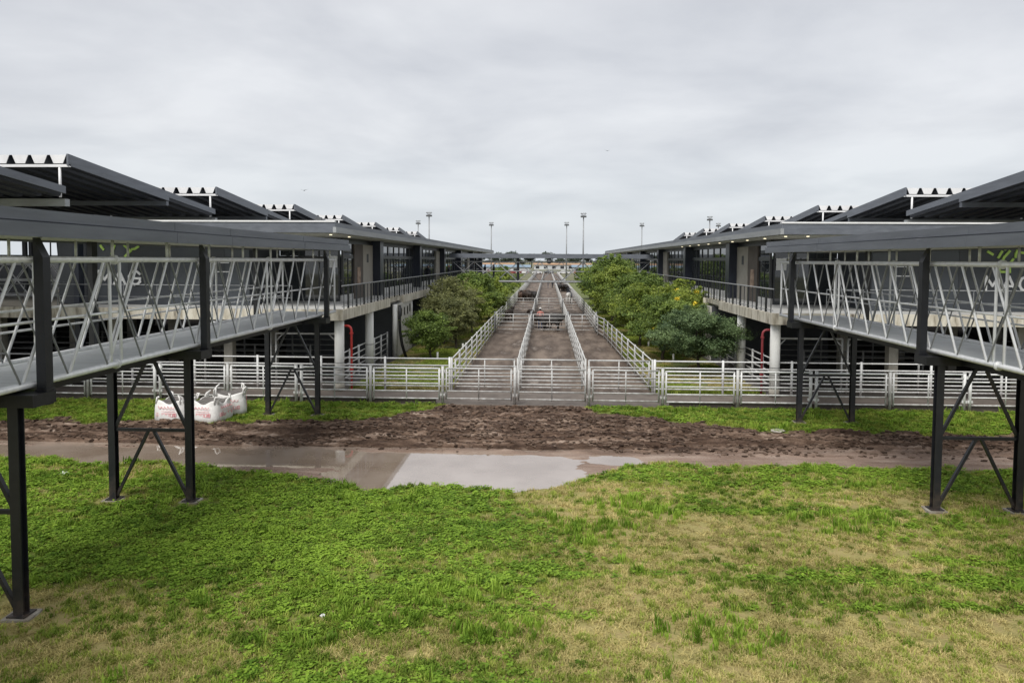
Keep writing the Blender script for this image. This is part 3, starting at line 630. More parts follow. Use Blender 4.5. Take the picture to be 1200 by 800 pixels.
# ---------------- saw-tooth sheds behind the offices
PB, ZHI, ZLO = 13.9, 9.72, 8.32
def shed(sx, label):
    s = empty('saw_tooth_shed', (0, 0, 0), label, 'shed', 'saw-tooth roofed cattle sheds')
    X = lambda off: XC + sx * off
    x0, x1 = 20.45, 62.0; pit = .82
    for k in range(-1, 7):
        y0 = 30.3 + PB * k; y1 = y0 + PB - .25
        if k == -1: y0 = 17.5
        zh = ZLO + (ZHI - ZLO) * (30.3 + PB * (k + 1) - y0) / PB
        zl = ZLO + (ZHI - ZLO) * .02
        n = int((x1 - x0) / pit) if k < 5 else 14
        prof = []
        for i in range(n):
            o = x0 + i * pit; prof += [(o, .36), (o + .15, 0), (o + .15 + .42, 0), (o + .72, .36)]
        m = MB(); v = []; f = []
        for (o, dz) in prof: v += [(X(o), y0, zh + dz), (X(o), y1, zl + dz)]
        for i in range(len(prof) - 1): f.append((2 * i, 2 * i + 1, 2 * i + 3, 2 * i + 2))
        r = m.add(v, f).build('roof_sheet', 'roof_under', s)
        # white closures in the mouths of the troughs at the high end
        for i in range(n if k < 3 else min(n, 8)):
            o = x0 + i * pit
            c = [(o + .01, .36), (o + .16, .005), (o + .56, .005), (o + .71, .36)]
            MB().add([(X(a), y0 - .02, zh + b_) for a, b_ in c] + [(X(a), y0 + .02, zh + b_) for a, b_ in c], [(0, 1, 2, 3), (7, 6, 5, 4), (0, 4, 5, 1), (1, 5, 6, 2), (2, 6, 7, 3), (3, 7, 4, 0)]).build('end_closure', 'flash_white', r)
        # sloping edge fascia: deep on the upper half, slimmer further down
        ym = y0 + (y1 - y0) * .6; zm = zh + (zl - zh) * .6
        for ya, za_, yb, zb, lo in ((y0 - .05, zh, ym, zm, -.08), (ym + .003, zm, y1, zl, .10)):
            a0, a1 = X(x0 - .10), X(x0 - .02)
            v = [(xx, yy, z_ + dz) for xx in (a0, a1) for yy, z_ in ((ya, za_), (yb, zb)) for dz in (lo, .40)]
            MB().add(v, [(0, 1, 3, 2), (4, 6, 7, 5), (0, 4, 5, 1), (2, 3, 7, 6), (0, 2, 6, 4), (1, 5, 7, 3)]).build('edge_fascia', 'fascia', r)
        MB().box(X(x0), X(x1), ym - .12, ym + .12, zm - .33, zm - .1).build('purlin', 'fascia', s)
        MB().box(X(x0 - .12), X(x1), y1 - .1, y1 + .2, zl - .42, zl - .12).build('gutter', 'fascia_light', s)
        MB().box(X(x0 - .1), X(x1), y0 + .0, y0 + .12, zh - .14, zh - .03).build('ridge_beam', 'flash_white', s)
        for i in range(5):
            place_tube('ridge_post', tb(.055, 'flash_white'), (X(x0 + .35 + 6.2 * i), y0 + .06, ZLO), (X(x0 + .35 + 6.2 * i), y0 + .06, zh - .14), s)
        for o in (27.5, 35, 42.5, 52):
            if k >= 0: MB().box(X(o) - .15, X(o) + .15, y1 + .0, y1 + .25, .02, 7.9).build('column', 'fin_dark', s)
        MB().box(X(20.75), X(21.0), y1 - .02, y1 + .22, 0.02 if k > 4 else (3.62 if k >= 0 else 7.9), zl - .43).build('column', 'fin_dark', s)
    MB().box(X(22), X(70), 100, 100.4, .02, 6.1).build('rear_wall', 'wall_grey', s)
    MB().box(X(70.4), X(70), 32, 100, .02, 6.1).build('rear_wall', 'wall_grey', s)
    ru = random.Random(9)
    for i in range(26):
        xx = X(21.5 + i * .75 + ru.uniform(-.25, .25)); place_tube('hanger', tb(.06, 'fin_dark', 6), (xx, 57.5, 5.2), (xx + ru.uniform(-.2, .2), 57.5, 8.1), s)
    return s
shed(-1, 'saw-tooth corrugated shed roof rising behind the office with the bright red standpipe')
shed(1, 'saw-tooth corrugated shed roof rising behind the office with the dull red standpipe')

# catwalks inside the sheds
for sx in (-1, 1):
    c = empty('shed_catwalk', (0, 0, 0), 'white trussed catwalk crossing the dark interior of the saw-tooth shed', 'catwalk', 'catwalks inside the sheds')
    for yy in (40.5, 42.3):
        for z in (3.65, 4.5, 5.4): MB().tube((XC + sx * 24, yy, z), (XC + sx * 58, yy, z), .05, 6).build('chord', 'fence_white', c)
        for k in range(24):
            xa, xb = XC + sx * (24 + k * 1.4), XC + sx * (24 + k * 1.4 + 1.4)
            place_tube('brace', tb(.03, 'fence_white', 6), (xa, yy, 3.65), (xb, yy, 5.4), c); place_tube('brace', tb(.03, 'fence_white', 6), (xb, yy, 3.65), (xa, yy, 5.4), c)
    MB().box(XC + sx * 24, XC + sx * 58, 40.55, 42.25, 3.5, 3.6).build('deck', 'deck_metal', c)

# ================================================================== FENCES
RZ = [.24, .54, .845, 1.15, 1.45]
def panel(name, wdt, label, cat, group, material='fence_white', h=0):
    """tubular corral panel: five rails between two stiles and one in the middle; origin at its left foot"""
    t = empty(name, (0, 0, 0), label, cat, group)
    for i, z in enumerate(RZ): MB().tube((.06, 0, z), (wdt - .06, 0, z), .036 if i == 4 else .03, 8).build('rail', material, t, True)
    for x in (.07, wdt / 2, wdt - .07): MB().tube((x, 0 if x != wdt / 2 else .0, .18), (x, 0, 1.47), .036 if x != wdt / 2 else .028, 8).build('stile', material, t, True)
    return t
def post(x, y, double, label, group, h=1.56, m='fence_galv'):
    t = MB().tube((0, 0, 0), (0, 0, h), .062, 10)
    if double: pass
    o = t.build('fence_post', m, None, True, (x, y, 0)); tag(o, label, 'post', group)
    MB().tube((0, 0, h), (0, 0, h + .02), .07, 10).build('cap', m, o)
    if double:
        for dz in (.35, 1.3): MB().box(-.1, .1, -.05, .05, dz, dz + .09).build('hinge', m, o)
    return o
PW = 2.93
gates = [(X1, X2, 'galvanised tube gate at the mouth of the lane on the bulk bag side'), (X2, X3, 'galvanised tube gate at the mouth of the middle lane'), (X3, X4, 'galvanised tube gate at the mouth of the lane beside the yellow-flowering trees')]
for a, b_, lb in gates:
    o = panel('lane_gate', b_ - a - .16, lb, 'gate', 'gates closing the three cattle lanes', 'fence_galv'); o.location = (a + .08, FENCE_Y, 0)
for x in (X1, X2, X3, X4): post(x, FENCE_Y, True, 'thick gate post standing between the front lane gates', 'front lane gate posts')
protoL = panel('corral_panel', PW - .14, 'pale tube panel of the front fence facing the muddy track', 'fence panel', 'panels of the front fence')
first = True
for sx in (-1, 1):
    for k in range(9):
        o = protoL if first else copy_tree(protoL); first = False
        x = X1 - PW * (k + 1) if sx < 0 else X4 + PW * k
        o.location = (x + .07, FENCE_Y + random.uniform(-.015, .015), random.uniform(-.02, .012)); o.rotation_euler = (random.uniform(-.008, .008), random.uniform(-.004, .004), random.uniform(-.006, .006))
        dbl = k % 2 == 1
        px = X1 - PW * (k + 1) if sx < 0 else X4 + PW * (k + 1)
        if dbl:
            for dlt in (-.11, .11): post(px + dlt, FENCE_Y, True, 'slim paired post where two front fence panels latch', 'paired posts of the front fence', 1.5, 'fence_white')
        else: post(px, FENCE_Y, False, 'single round post between two front fence panels', 'single posts of the front fence', 1.54)
def fence_run(name, p, q, label, cat='fence', m='fence_galv', sp=2.9, stile=False, rz=RZ, rr=.032, group=None):
    """continuous run: five long rails on posts"""
    p, q = Vector((*p, 0)), Vector((*q, 0)); d = (q - p); n = max(1, int(round(d.length / sp)))
    t = empty(name, p, label, cat, group)
    for z in rz: MB().tube((0, 0, z), (d.x, d.y, z), rr, 6).build('rail', m, t, True)
    pm = tb(.052, m)
    for i in range(n + 1):
        c = d * (i / n); o = place_tube('post', pm, (c.x, c.y, 0), (c.x, c.y, 1.52), t)
    return t
Y2 = 32.15
fence_run('inner_fence', (-30, Y2), (X1 - .1, Y2), 'second tube fence along the alley in front of the cream store room building', m='fence_white')
fence_run('inner_fence', (X4 + .1, Y2), (31, Y2), 'second tube fence along the alley on the yellow-flowering tree side', m='fence_white')
for a, b_, lb in gates:
    o = panel('inner_gate', b_ - a - .16, lb.replace('at the mouth', 'behind the front gate'), 'gate', 'inner gates of the cattle lanes', 'fence_galv'); o.location = (a + .08, Y2, 0)
LE = 300
fence_run('lane_fence', (X1, Y2), (X1, LE), 'long tube fence between the lanes and the grass verge with the bushy small trees')
fence_run('lane_fence', (X2, Y2), (X2, LE), 'long tube fence on the bulk bag side of the middle lane')
fence_run('lane_fence', (X3, Y2), (X3, LE), 'long tube fence on the yellow-flowering tree side of the middle lane')
fence_run('lane_fence', (X4, Y2), (4.25, 55.0), 'near tube fence between the lanes and the yellow-flowering trees')
fence_run('lane_fence', (4.25, 55.0), (3.95, 57.5), 'short crooked length of fence stepping inward beside the trees')
fence_run('lane_fence', (3.95, 57.5), (3.95, LE), 'far tube fence between the lanes and the trees')
for YY, lbs in ((59.2, ('crossing tube gate in the bulk bag side lane near the lone dark calf', 'crossing tube gate in the middle lane in front of black cattle', 'crossing tube gate in the lane on the flowering tree side nearest the crooked fence')),
                (84, ('tube gate across the bulk bag side lane before the brown herd', 'tube gate across the middle lane beyond the pink-shirted person', 'tube gate across the lane just short of the white horse')),):
    for (a, b_, _), lb in zip(gates, lbs):
        if b_ == X4: b_ = 3.95
        o = panel('cross_gate', b_ - a - .2, lb, 'gate', 'gates across the lanes', 'fence_galv'); o.location = (a + .1, YY, 0)
for i, x in enumerate((X1, X2, X3, 3.95)): post(x, 59.2, True, 'thick dark post hung with the crossing lane gates', 'posts of the crossing gates', 1.7, 'galv_dull')
for sx in (-1, 1):
    lb = 'pen fence between the white pillars and the bushy small trees' if sx < 0 else 'pen fence between the white pillars and the yellow-flowering trees'
    fence_run('pen_fence', (XC + sx * 9.75, 33.2), (XC + sx * 9.75, 43.2), lb + ', near length', m='fence_white', sp=1.6)
    fence_run('pen_fence', (XC + sx * 9.75, 48.4), (XC + sx * 9.75, 110), lb + ', far length', m='fence_white', sp=2.7)
    for k, yy in enumerate((36.5, 42.0)):
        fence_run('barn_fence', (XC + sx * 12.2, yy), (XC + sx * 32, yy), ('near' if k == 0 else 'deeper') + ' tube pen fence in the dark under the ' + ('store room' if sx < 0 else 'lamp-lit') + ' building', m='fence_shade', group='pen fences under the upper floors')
    # tubular portal over the pen entrance
    for k, (a, b_) in enumerate(((9.85, 12.6), (12.85, 15.9))):
        p = empty('portal_frame', (0, 0, 0), 'square tubular portal with corner braces over a pen entrance', 'frame', 'portal frames at the pen entrances')
        xa, xb = XC + sx * a, XC + sx * b_; yy = 32.9
        for x in (xa, xb): MB().tube((x, yy, .02), (x, yy, 2.42), .045, 8).build('post', 'fence_galv', p, True)
        MB().tube((xa, yy, 2.42), (xb, yy, 2.42), .045, 8).build('top_bar', 'fence_galv', p, True)
        for x, d in ((xa, 1), (xb, -1)):
            MB().tube((x, yy, 2.08), (x + sx * d * .34, yy, 2.42), .028, 6).build('corner_brace', 'fence_galv', p, True)

# ================================================================== FOOTBRIDGE ACROSS THE LANES
YBR = 75.0
br = empty('footbridge', (0, 0, 0), 'roofed truss footbridge crossing high over the cattle lanes', 'footbridge')
for yy in (YBR, YBR + 2.2):
    for z, r in ((3.62, .07), (4.65, .035), (5.6, .055)): MB().tube((-9.6, yy, z), (10.3, yy, z), r, 8).build('chord', 'galv_mid', br, True)
    for k in range(9):
        xa = -9.6 + 2.21 * k; xb = xa + 2.21
        place_tube('brace', tb(.036, 'galv_mid'), (xa, yy, 3.62 if k % 2 else 5.6), (xb, yy, 5.6 if k % 2 else 3.62), br)
        place_tube('cross_brace', tb(.022, 'galv_mid'), (xa, yy, 5.6 if k % 2 else 3.62), (xb, yy, 3.62 if k % 2 else 5.6), br)
    for x in (-7.5, -3.0, 7.0): MB().box(x - .09, x + .09, yy + .1, yy + .25, 3.62, 6.1).build('roof_post', 'black_steel', br)
MB().box(-9.6, 10.3, YBR + .1, YBR + 2.1, 3.5, 3.62).build('deck', 'deck_metal', br)
MB().box(-9.9, 10.6, YBR - .4, YBR + 2.6, 6.05, 6.42).build('roof', 'fascia', br)
MB().box(-9.95, 10.65, YBR - .46, YBR - .41, 5.98, 6.2).build('fascia_band', 'fascia', br)
sp_ = MB().tube((0, 0, 0), (0, .3, 0), .28, 12).build('loudspeaker', 'lamp_housing', None, True, (.2, YBR - .3, 5.68)); tag(sp_, 'round dark loudspeaker hanging under the footbridge roof', 'loudspeaker')
MB().tube((0, .1, .27), (0, .1, .32), .03, 6).build('bracket', 'lamp_housing', sp_)

# ================================================================== BULK BAGS
def bulk_bag(loc, rz, label, wd=1.15, h=.80):
    b = empty('bulk_bag', loc, label, 'bag', 'white bulk bags on the grass', rz)
    bm = bmesh.new(); bmesh.ops.create_grid(bm, x_segments=1, y_segments=1, size=.5); bm.free()
    # bulging sides: rings of a rounded square, slumped outward in the middle and open at the top
    rings = [(0, .96), (.06, 1.03), (.25, 1.06), (.5, 1.04), (.75, .98), (.93, .94), (1.0, .93), (1.0, .86), (.9, .84), (.86, .2)]
    n = 32; m = MB(); v = []; rnd = random.Random(int(loc[0] * 100))
    ph = rnd.random() * 6
    for j, (t, s) in enumerate(rings):
        for i in range(n):
            a = 2 * math.pi * i / n; c, sn = math.cos(a), math.sin(a)
            k = (abs(c) ** 5 + abs(sn) ** 5) ** (-1 / 5)
            wob = 1 + .03 * math.sin(3 * a + ph + 4 * t) + .02 * math.sin(7 * a + ph * 2 + 9 * t) + .012 * math.sin(13 * a + 5 * t)
            sag = (-.13 * (abs(math.cos(2 * a)) ** 2) + .02 * math.sin(5 * a + ph)) if t > .9 else 0
            v.append((c * k * s * wob * wd / 2, sn * k * s * wob * wd / 2, t * h + sag))
    f = [(j * n + i, j * n + (i + 1) % n, (j + 1) * n + (i + 1) % n, (j + 1) * n + i) for j in range(len(rings) - 1) for i in range(n)]
    f += [tuple(range(n - 1, -1, -1))]
    f2 = [tuple(range((len(rings) - 1) * n, len(rings) * n))]
    m.add(v, f, 0); m.f += f2; m.m += [1]
    for i, q in enumerate(m.f):
        if min(q) >= 7 * n: m.m[i] = 1
    m.build('sack', ['bag_white', 'bag_dark'], b, True)
    for sx, sy in ((-1, -1), (1, -1), (1, 1), (-1, 1)):
        x, y = sx * wd * .40, sy * wd * .44; x2, y2 = sx * wd * .46, sy * wd * .36; le = rnd.uniform(-.14, .14)
        pts = [(x, y, h * .86), (x + le * .3, y, h + .1), (x + le, y * 1.02, h + .15 + rnd.uniform(-.10, .05)), (x2 + le * .8, y2, h + .11), (x2, y2, h * .88)]
        MB().path(pts, .032, 6).build('lifting_strap', 'bag_white', b, True)
    # red print on the front and the side face: a script line, a rule and a block line
    for rz_, nm in ((0, 'print'), (math.pi / 2, 'print')):
        q = MB(); y = -wd * .528
        rr = random.Random(3)
        x = -.33
        pts = []
        for i in range(16): pts.append((x + i * .042, .64 + (.075 if i % 3 == 0 else -.035) * (1.2 if i in (0, 9) else .75)))
        for p_, q_ in zip(pts[:-1], pts[1:]): stroke(q, [p_, q_], .016, y, .012)
        stroke(q, [(-.27, .51), (.30, .51)], .012, y, .012)
        for i in range(6):
            x = -.38 + i * .128
            for st in ([(0, 0), (0, .13)], [(0, .13), (.08, .13)], [(.08, .13), (.08, 0)], [(0, .0), (.08, 0)], [(0, .065), (.08, .065)])[:rr.choice((3, 4, 5))]:
                stroke(q, [(x + st[0], .28 + st[1])] if False else [(x + st[0][0], .30 + st[0][1]), (x + st[1][0], .30 + st[1][1])], .026, y, .012)
        o = q.build(nm, 'print_red', b); o.rotation_euler[2] = rz_; o.scale[2] = .85
bulk_bag((-13.25, 25.75, -.01), R(-6), 'white bulk bag with red print, standing alone behind the trestle brace')
bulk_bag((-12.0, 25.75, -.01), R(-8), 'white bulk bag with red print, front one of the touching pair')
bulk_bag((-11.9, 27.05, -.01), R(24), 'white bulk bag with red print, rear one of the pair with raised straps', h=.86)

# ================================================================== TREES
def leaf_cloud(blobs, leaf, seed, flat=.0, droop=.25):
    """blobs: (centre, radii, count); each leaf a small folded pair of faces; returns verts, faces, tint"""
    rg = np.random.default_rng(seed); V = []; T = []
    for (c, r, n) in blobs:
        d = rg.normal(size=(n, 3)); d /= np.linalg.norm(d, axis=1)[:, None]
        rad = rg.random(n) ** .42
        p = np.array(c) + (d * rad[:, None] * .8 + rg.normal(size=(n, 3)) * .27) * np.array(r)
        nr = d * .5 + rg.normal(size=(n, 3)) * .55 + np.array([0, 0, .75]); nr /= np.linalg.norm(nr, axis=1)[:, None]
        a = np.cross(nr, rg.normal(size=(n, 3))); a /= np.linalg.norm(a, axis=1)[:, None]; b = np.cross(nr, a)
        s = leaf * (.6 + .8 * rg.random(n))[:, None]
        a = a * s; b = b * s * .42
        dr = np.array([0, 0, -droop]) * s
        V.append(np.stack([p - a, p + b + dr * .2, p + a + dr, p - b + dr * .2], 1))
        T.append(np.clip(.45 + .24 * rg.normal(size=n) + .20 * rg.normal(), 0, 1))
    V = np.concatenate(V); T = np.concatenate(T); n = len(V)
    return V.reshape(-1, 3), np.arange(n * 4).reshape(n, 4), np.repeat(T, 4)
def leaf_mesh(name, V, Fq, T, m):
    me = bpy.data.meshes.new(name); me.vertices.add(len(V)); me.vertices.foreach_set('co', V.astype(np.float32).ravel())
    me.loops.add(Fq.size); me.loops.foreach_set('vertex_index', Fq.ravel()); me.polygons.add(len(Fq))
    me.polygons.foreach_set('loop_start', np.arange(0, Fq.size, 4)); me.polygons.foreach_set('loop_total', np.full(len(Fq), 4)); me.update()
    a = me.attributes.new('tint', 'FLOAT', 'POINT'); a.data.foreach_set('value', T.astype(np.float32)); me.materials.append(M[m]); return me
def tree(x, y, h, rx, base, leafm, label, seed, n=11000, leaf=.13, flowers=0, nb=26, group='trees on the grass verges', flat=.55, stake=False):
    rd = random.Random(seed); t = empty('tree', (x, y, .02), label, 'tree', group)
    fork = base * .75; tip = Vector((rd.uniform(-.2, .2), rd.uniform(-.2, .2), h * .72))
    MB().path([(0, 0, -.1), (rd.uniform(-.05, .05), 0, fork * .5), (tip.x * .3, tip.y * .3, fork), (tip.x, tip.y, tip.z)], [.13 * h / 4.5, .10 * h / 4.5, .085 * h / 4.5, .02], 8).build('trunk', 'bark', t, True)
    blobs = []; cz = (h + base) / 2; hz_ = (h - base) / 2
    for i in range(nb):
        for _ in range(40):
            u, v, w_ = rd.uniform(-1, 1), rd.uniform(-1, 1), rd.uniform(-1, 1)
            q = u * u + v * v + w_ * w_
            if .25 < q < 1: break
        wide = 1.0 - .28 * max(w_, 0) - .18 * max(-w_, 0)
        c = (u * rx * .86 * wide, v * rx * .86 * wide, cz + w_ * hz_ * .84)
        r = rd.uniform(.20, .46) * rx
        blobs.append((c, (r, r, r * flat), int(.8 * n / nb * (r / (.32 * rx)) ** 2)))
    for i in range(nb + 10):                    # loose sprays reaching out of the crown
        a = rd.uniform(0, 6.28); w_ = rd.uniform(-.75, 1.0); q = math.sqrt(max(0, 1 - w_ * w_)) * (1.0 - .2 * max(w_, 0)); e = rd.uniform(.86, 1.14)
        c = Vector((math.cos(a) * q * rx * e, math.sin(a) * q * rx * e, cz + w_ * hz_ * rd.uniform(.9, 1.08)))
        for k in range(3):
            f_ = 1 - .13 * k; r = rx * (.06 + .035 * k)
            blobs.append(((c.x * f_, c.y * f_, cz + (c.z - cz) * f_), (r * 1.3, r * 1.3, r * .7), int(n * .0035)))
    for i, (c, r, _) in enumerate(blobs[:14]):
        s0 = Vector((tip.x * .5, tip.y * .5, fork + (tip.z - fork) * rd.uniform(0, .5)))
        mid = (s0 + Vector(c)) / 2 + Vector((0, 0, -.15))
        MB().path([s0, mid, Vector(c)], [.045 * h / 4.5, .03 * h / 4.5, .012], 5).build('limb', 'bark', t, True)
    V, Fq, T = leaf_cloud(blobs, leaf, seed)
    o = bpy.data.objects.new('crown', leaf_mesh('crown', V, Fq, T, leafm)); COL.objects.link(o); o.parent = t
    if flowers:
        fb = []
        for i in range(flowers):
            c, r, _ = blobs[rd.randrange(nb)]
            a = rd.uniform(0, 6.28); fb.append(((c[0] * .98 + math.cos(a) * r[0] * .5, c[1] * .98 - abs(math.sin(a)) * r[0] * .5, c[2] + r[2] * .75), (.16, .16, .12), 110))
        V, Fq, T = leaf_cloud(fb, .055, seed + 5)
        o = bpy.data.objects.new('blossom', leaf_mesh('blossom', V, Fq, T, 'blossom')); COL.objects.link(o); o.parent = t
    if stake:
        k = MB().tube((.5, -.5, 0), (.5, -.5, .5), .06, 8).build('tree_stake', 'stake_white', None, True, (x, y, .0)); tag(k, 'short white stake beside a young tree', 'stake', 'white stakes by the trees')
    return t
# verge with the bushy small trees
tree(-6.75, 42.5, 2.9, 1.5, .4, 'leaf_green', 'small low bushy tree on the verge nearest the store room', 11, 13000, .06, nb=22, stake=True)
tree(-5.8, 47.0, 3.4, 1.55, .8, 'leaf_olive', 'slim olive young tree with a clear stem behind the small bush', 12, 12000, .065, nb=22, stake=True)
tree(-7.0, 49.8, 3.9, 1.7, .9, 'leaf_olive', 'olive sapling close to the white pillars', 20, 12000, .075, nb=24)
tree(-6.7, 53.0, 4.6, 2.2, 1.0, 'leaf_olive', 'thin olive tree in front of the balcony', 13, 14000, .08, nb=30)
tree(-5.8, 57.0, 4.0, 1.7, .9, 'leaf_lime', 'low yellow-green tree leaning over the lane fence', 14, 13000, .08, nb=24)
tree(-6.4, 64.0, 4.7, 2.5, 1.1, 'leaf_green', 'full green tree just before the footbridge on the store room side', 15, 20000, .095, nb=36)
tree(-5.5, 70.0, 4.2, 2.0, .9, 'leaf_lime', 'bright green tree below the footbridge end on the store room side', 16, 14000, .10, nb=28)
tree(-6.4, 82.0, 4.2, 2.4, 1.0, 'leaf_green', 'green tree just beyond the footbridge on the store room side', 17, 9000, .14, nb=24)
tree(-6.2, 94.0, 4.6, 2.4, 1.0, 'leaf_lime', 'lime tree well beyond the footbridge on the store room side', 18, 7000, .16, nb=22)
tree(-6.4, 110.0, 4.8, 2.6, 1.0, 'leaf_green', 'last green tree far down the store room side verge', 19, 6000, .18, nb=20)
# verge with the yellow-flowering trees
tree(7.7, 37.6, 3.55, 2.35, .85, 'leaf_dark', 'spreading dark feathery tree nearest the stained white pillar', 21, 34000, .055, flat=.34, nb=46)
tree(6.75, 43.0, 4.0, 2.2, .9, 'leaf_green', 'feathery tree with a few yellow blossoms beside the near fence', 22, 30000, .06, flowers=6, flat=.36, nb=42, stake=True)
tree(8.15, 46.0, 4.55, 2.2, 1.1, 'leaf_lime', 'taller tree with yellow blossom clusters against the balcony', 23, 26000, .065, flowers=9, flat=.38, nb=38)
tree(6.3, 50.0, 4.3, 2.2, .9, 'leaf_lime', 'yellow-green feathery tree beside the crooked fence', 24, 26000, .07, flat=.38, nb=38, stake=True)
tree(7.0, 56.5, 5.0, 2.6, 1.0, 'leaf_green', 'rounded green tree between the crooked fence and the balcony', 25, 26000, .08, flat=.42, nb=40)
tree(5.9, 63.5, 5.4, 2.5, .9, 'leaf_lime', 'tall yellow-green tree just before the footbridge', 26, 24000, .085, flat=.45, nb=38)
tree(6.2, 70.5, 6.4, 2.8, 1.0, 'leaf_green', 'tallest green tree rising to the footbridge roof', 27, 24000, .09, flat=.45, nb=38)
tree(6.6, 82.0, 5.6, 2.6, 1.0, 'leaf_green', 'green tree just behind the footbridge on the flowering side', 28, 9000, .14, nb=24)
tree(6.2, 94.0, 5.2, 2.5, 1.0, 'leaf_lime', 'lime tree well behind the footbridge on the flowering side', 29, 7000, .16, nb=22)
tree(6.4, 110.0, 5.0, 2.6, 1.0, 'leaf_green', 'last green tree far down the flowering side verge', 30, 6000, .18, nb=20)

# ================================================================== ANIMALS AND PEOPLE
def skin_body(name, pts, edges, mats, paint, root=0, sub=2):
    """one continuous body grown over a skeleton; faces are then coloured by place"""
    me = bpy.data.meshes.new(name); me.from_pydata([p[0] for p in pts], edges, [])
    o = bpy.data.objects.new(name, me); COL.objects.link(o)
    o.modifiers.new('skin', 'SKIN'); s = o.modifiers.new('sub', 'SUBSURF'); s.levels = sub; s.render_levels = sub
    sk = me.skin_vertices[0].data if me.skin_vertices else None
    if sk is None:
        bm = bmesh.new(); bm.from_mesh(me); bm.verts.layers.skin.verify(); bm.to_mesh(me); bm.free(); sk = me.skin_vertices[0].data
    for i, p in enumerate(pts): sk[i].radius = p[1] if isinstance(p[1], tuple) else (p[1], p[1])
    sk[root].use_root = True
    dg = bpy.context.evaluated_depsgraph_get(); ev = o.evaluated_get(dg)
    nm = bpy.data.meshes.new_from_object(ev); nm.name = name
    bpy.data.objects.remove(o)
    nm.materials.clear()
    for mm in mats: nm.materials.append(M[mm])
    for p in nm.polygons: p.use_smooth = True; p.material_index = paint(p.center)
    return nm
def cow_mesh(mats, head_up=0.0, paint=lambda c: 0):
    # faces +X, 1.35 m at the withers
    P = [((0, 0, 1.02), (.33, .36)), ((.55, 0, 1.04), (.30, .36)), ((.85, 0, 1.12), (.20, .25)), ((1.12, 0, 1.18 + head_up), (.14, .18)), ((1.32, 0, 1.16 + head_up * 1.3), (.12, .14)), ((1.62, 0, .93 + head_up * 1.3), (.075, .085)),
         ((-.55, 0, 1.05), (.30, .34)), ((-.80, 0, 1.12), (.20, .24))]
    E_ = [(0, 1), (1, 2), (2, 3), (3, 4), (4, 5), (0, 6), (6, 7)]
    def leg(x, y, a, hind):
        b = len(P)
        if hind: P.extend([((x + .06, y, .72), .15), ((x - .10, y, .46), .075), ((x - .02, y, .18), .05), ((x + .02, y, .02), .062)])
        else: P.extend([((x, y, .70), .13), ((x + .03, y, .42), .07), ((x, y, .18), .05), ((x + .02, y, .02), .06)])
        E_.extend([(a, b), (b, b + 1), (b + 1, b + 2), (b + 2, b + 3)])
    leg(.52, .19, 1, False); leg(.46, -.19, 1, False); leg(-.62, .18, 6, True); leg(-.70, -.18, 6, True)
    b = len(P); P.extend([((-.98, 0, 1.02), .05), ((-1.04, 0, .62), .03), ((-1.03, 0, .42), .05)]); E_.extend([(7, b), (b, b + 1), (b + 1, b + 2)])
    for y in (-1, 1):
        b = len(P); P.extend([((1.27, y * .22, 1.22 + head_up * 1.3), .04), ((1.25, y * .33, 1.2 + head_up * 1.3), .02)]); E_.extend([(4, b), (b, b + 1)])
    return skin_body('body', P, E_, mats, paint)
def person_mesh(mats, pose='stand', ride=False):
    # z up, faces +X, about 1.72 m; mats: trousers, shirt, skin, hair/cap, shoes
    if not ride:
        P = [((0, 0, .95), (.15, .12)), ((.01, 0, 1.18), (.14, .11)), ((0, 0, 1.38), (.17, .11)), ((0, 0, 1.50), .065), ((.02, 0, 1.60), (.085, .095)), ((.02, 0, 1.70), (.08, .085))]
        E_ = [(0, 1), (1, 2), (2, 3), (3, 4), (4, 5)]
        for y in (-1, 1):
            b = len(P); P.extend([((0, y * .10, .86), .095), ((.03, y * .11, .48), .062), ((-.01, y * .12, .09), .045), ((.13, y * .13, .03), .035)]); E_.extend([(0, b), (b, b + 1), (b + 1, b + 2), (b + 2, b + 3)])
            b = len(P)
            if pose == 'lean' : P.extend([((0, y * .22, 1.40), .06), ((.14, y * .27, 1.16), .045), ((.36, y * .2, 1.10), .035), ((.44, y * .16, 1.09), .035)])
            else: P.extend([((0, y * .22, 1.40), .06), ((-.02, y * .27, 1.12), .045), ((.06, y * .28, .88), .035), ((.09, y * .28, .78), .035)])
            E_.extend([(2, b), (b, b + 1), (b + 1, b + 2), (b + 2, b + 3)])
        zt, zh = .96, 1.52
    else:
        P = [((0, 0, .10), (.15, .13)), ((.02, 0, .34), (.14, .11)), ((.02, 0, .55), (.17, .11)), ((.02, 0, .67), .065), ((.04, 0, .78), (.085, .095)), ((.04, 0, .87), (.08, .085))]
        E_ = [(0, 1), (1, 2), (2, 3), (3, 4), (4, 5)]
        for y in (-1, 1):
            b = len(P); P.extend([((.12, y * .2, .05), .10), ((.34, y * .34, -.14), .07), ((.22, y * .36, -.52), .05), ((.36, y * .37, -.58), .04)]); E_.extend([(0, b), (b, b + 1), (b + 1, b + 2), (b + 2, b + 3)])
            b = len(P); P.extend([((.02, y * .22, .57), .06), ((.06, y * .26, .32), .045), ((.28, y * .14, .26), .035)]); E_.extend([(2, b), (b, b + 1), (b + 1, b + 2)])
        zt, zh = .14, .69
    def paint(c):
        if c.z > zh: return 3 if (c.z > zh + .15 or c.x < .0) else 2
        if c.z > zt: return 1
        return 0
    return skin_body('body', P, E_, mats, paint)
cowA = cow_mesh(['cow_black']); cowB = cow_mesh(['cow_brown'], .12); cowC = cow_mesh(['cow_dark_brown'], .22)
def animal(nm, me, x, y, rz, s, label, cat, group):
    o = link(nm, me, None, (x, y, .015), (0, 0, R(rz)), (s, s, s)); return tag(o, label, cat, group)
animal('cow', cowA, .25, 60.4, 180, .93, 'black cow standing broadside right behind the middle crossing gate', 'cow', 'black cattle in the middle lane')
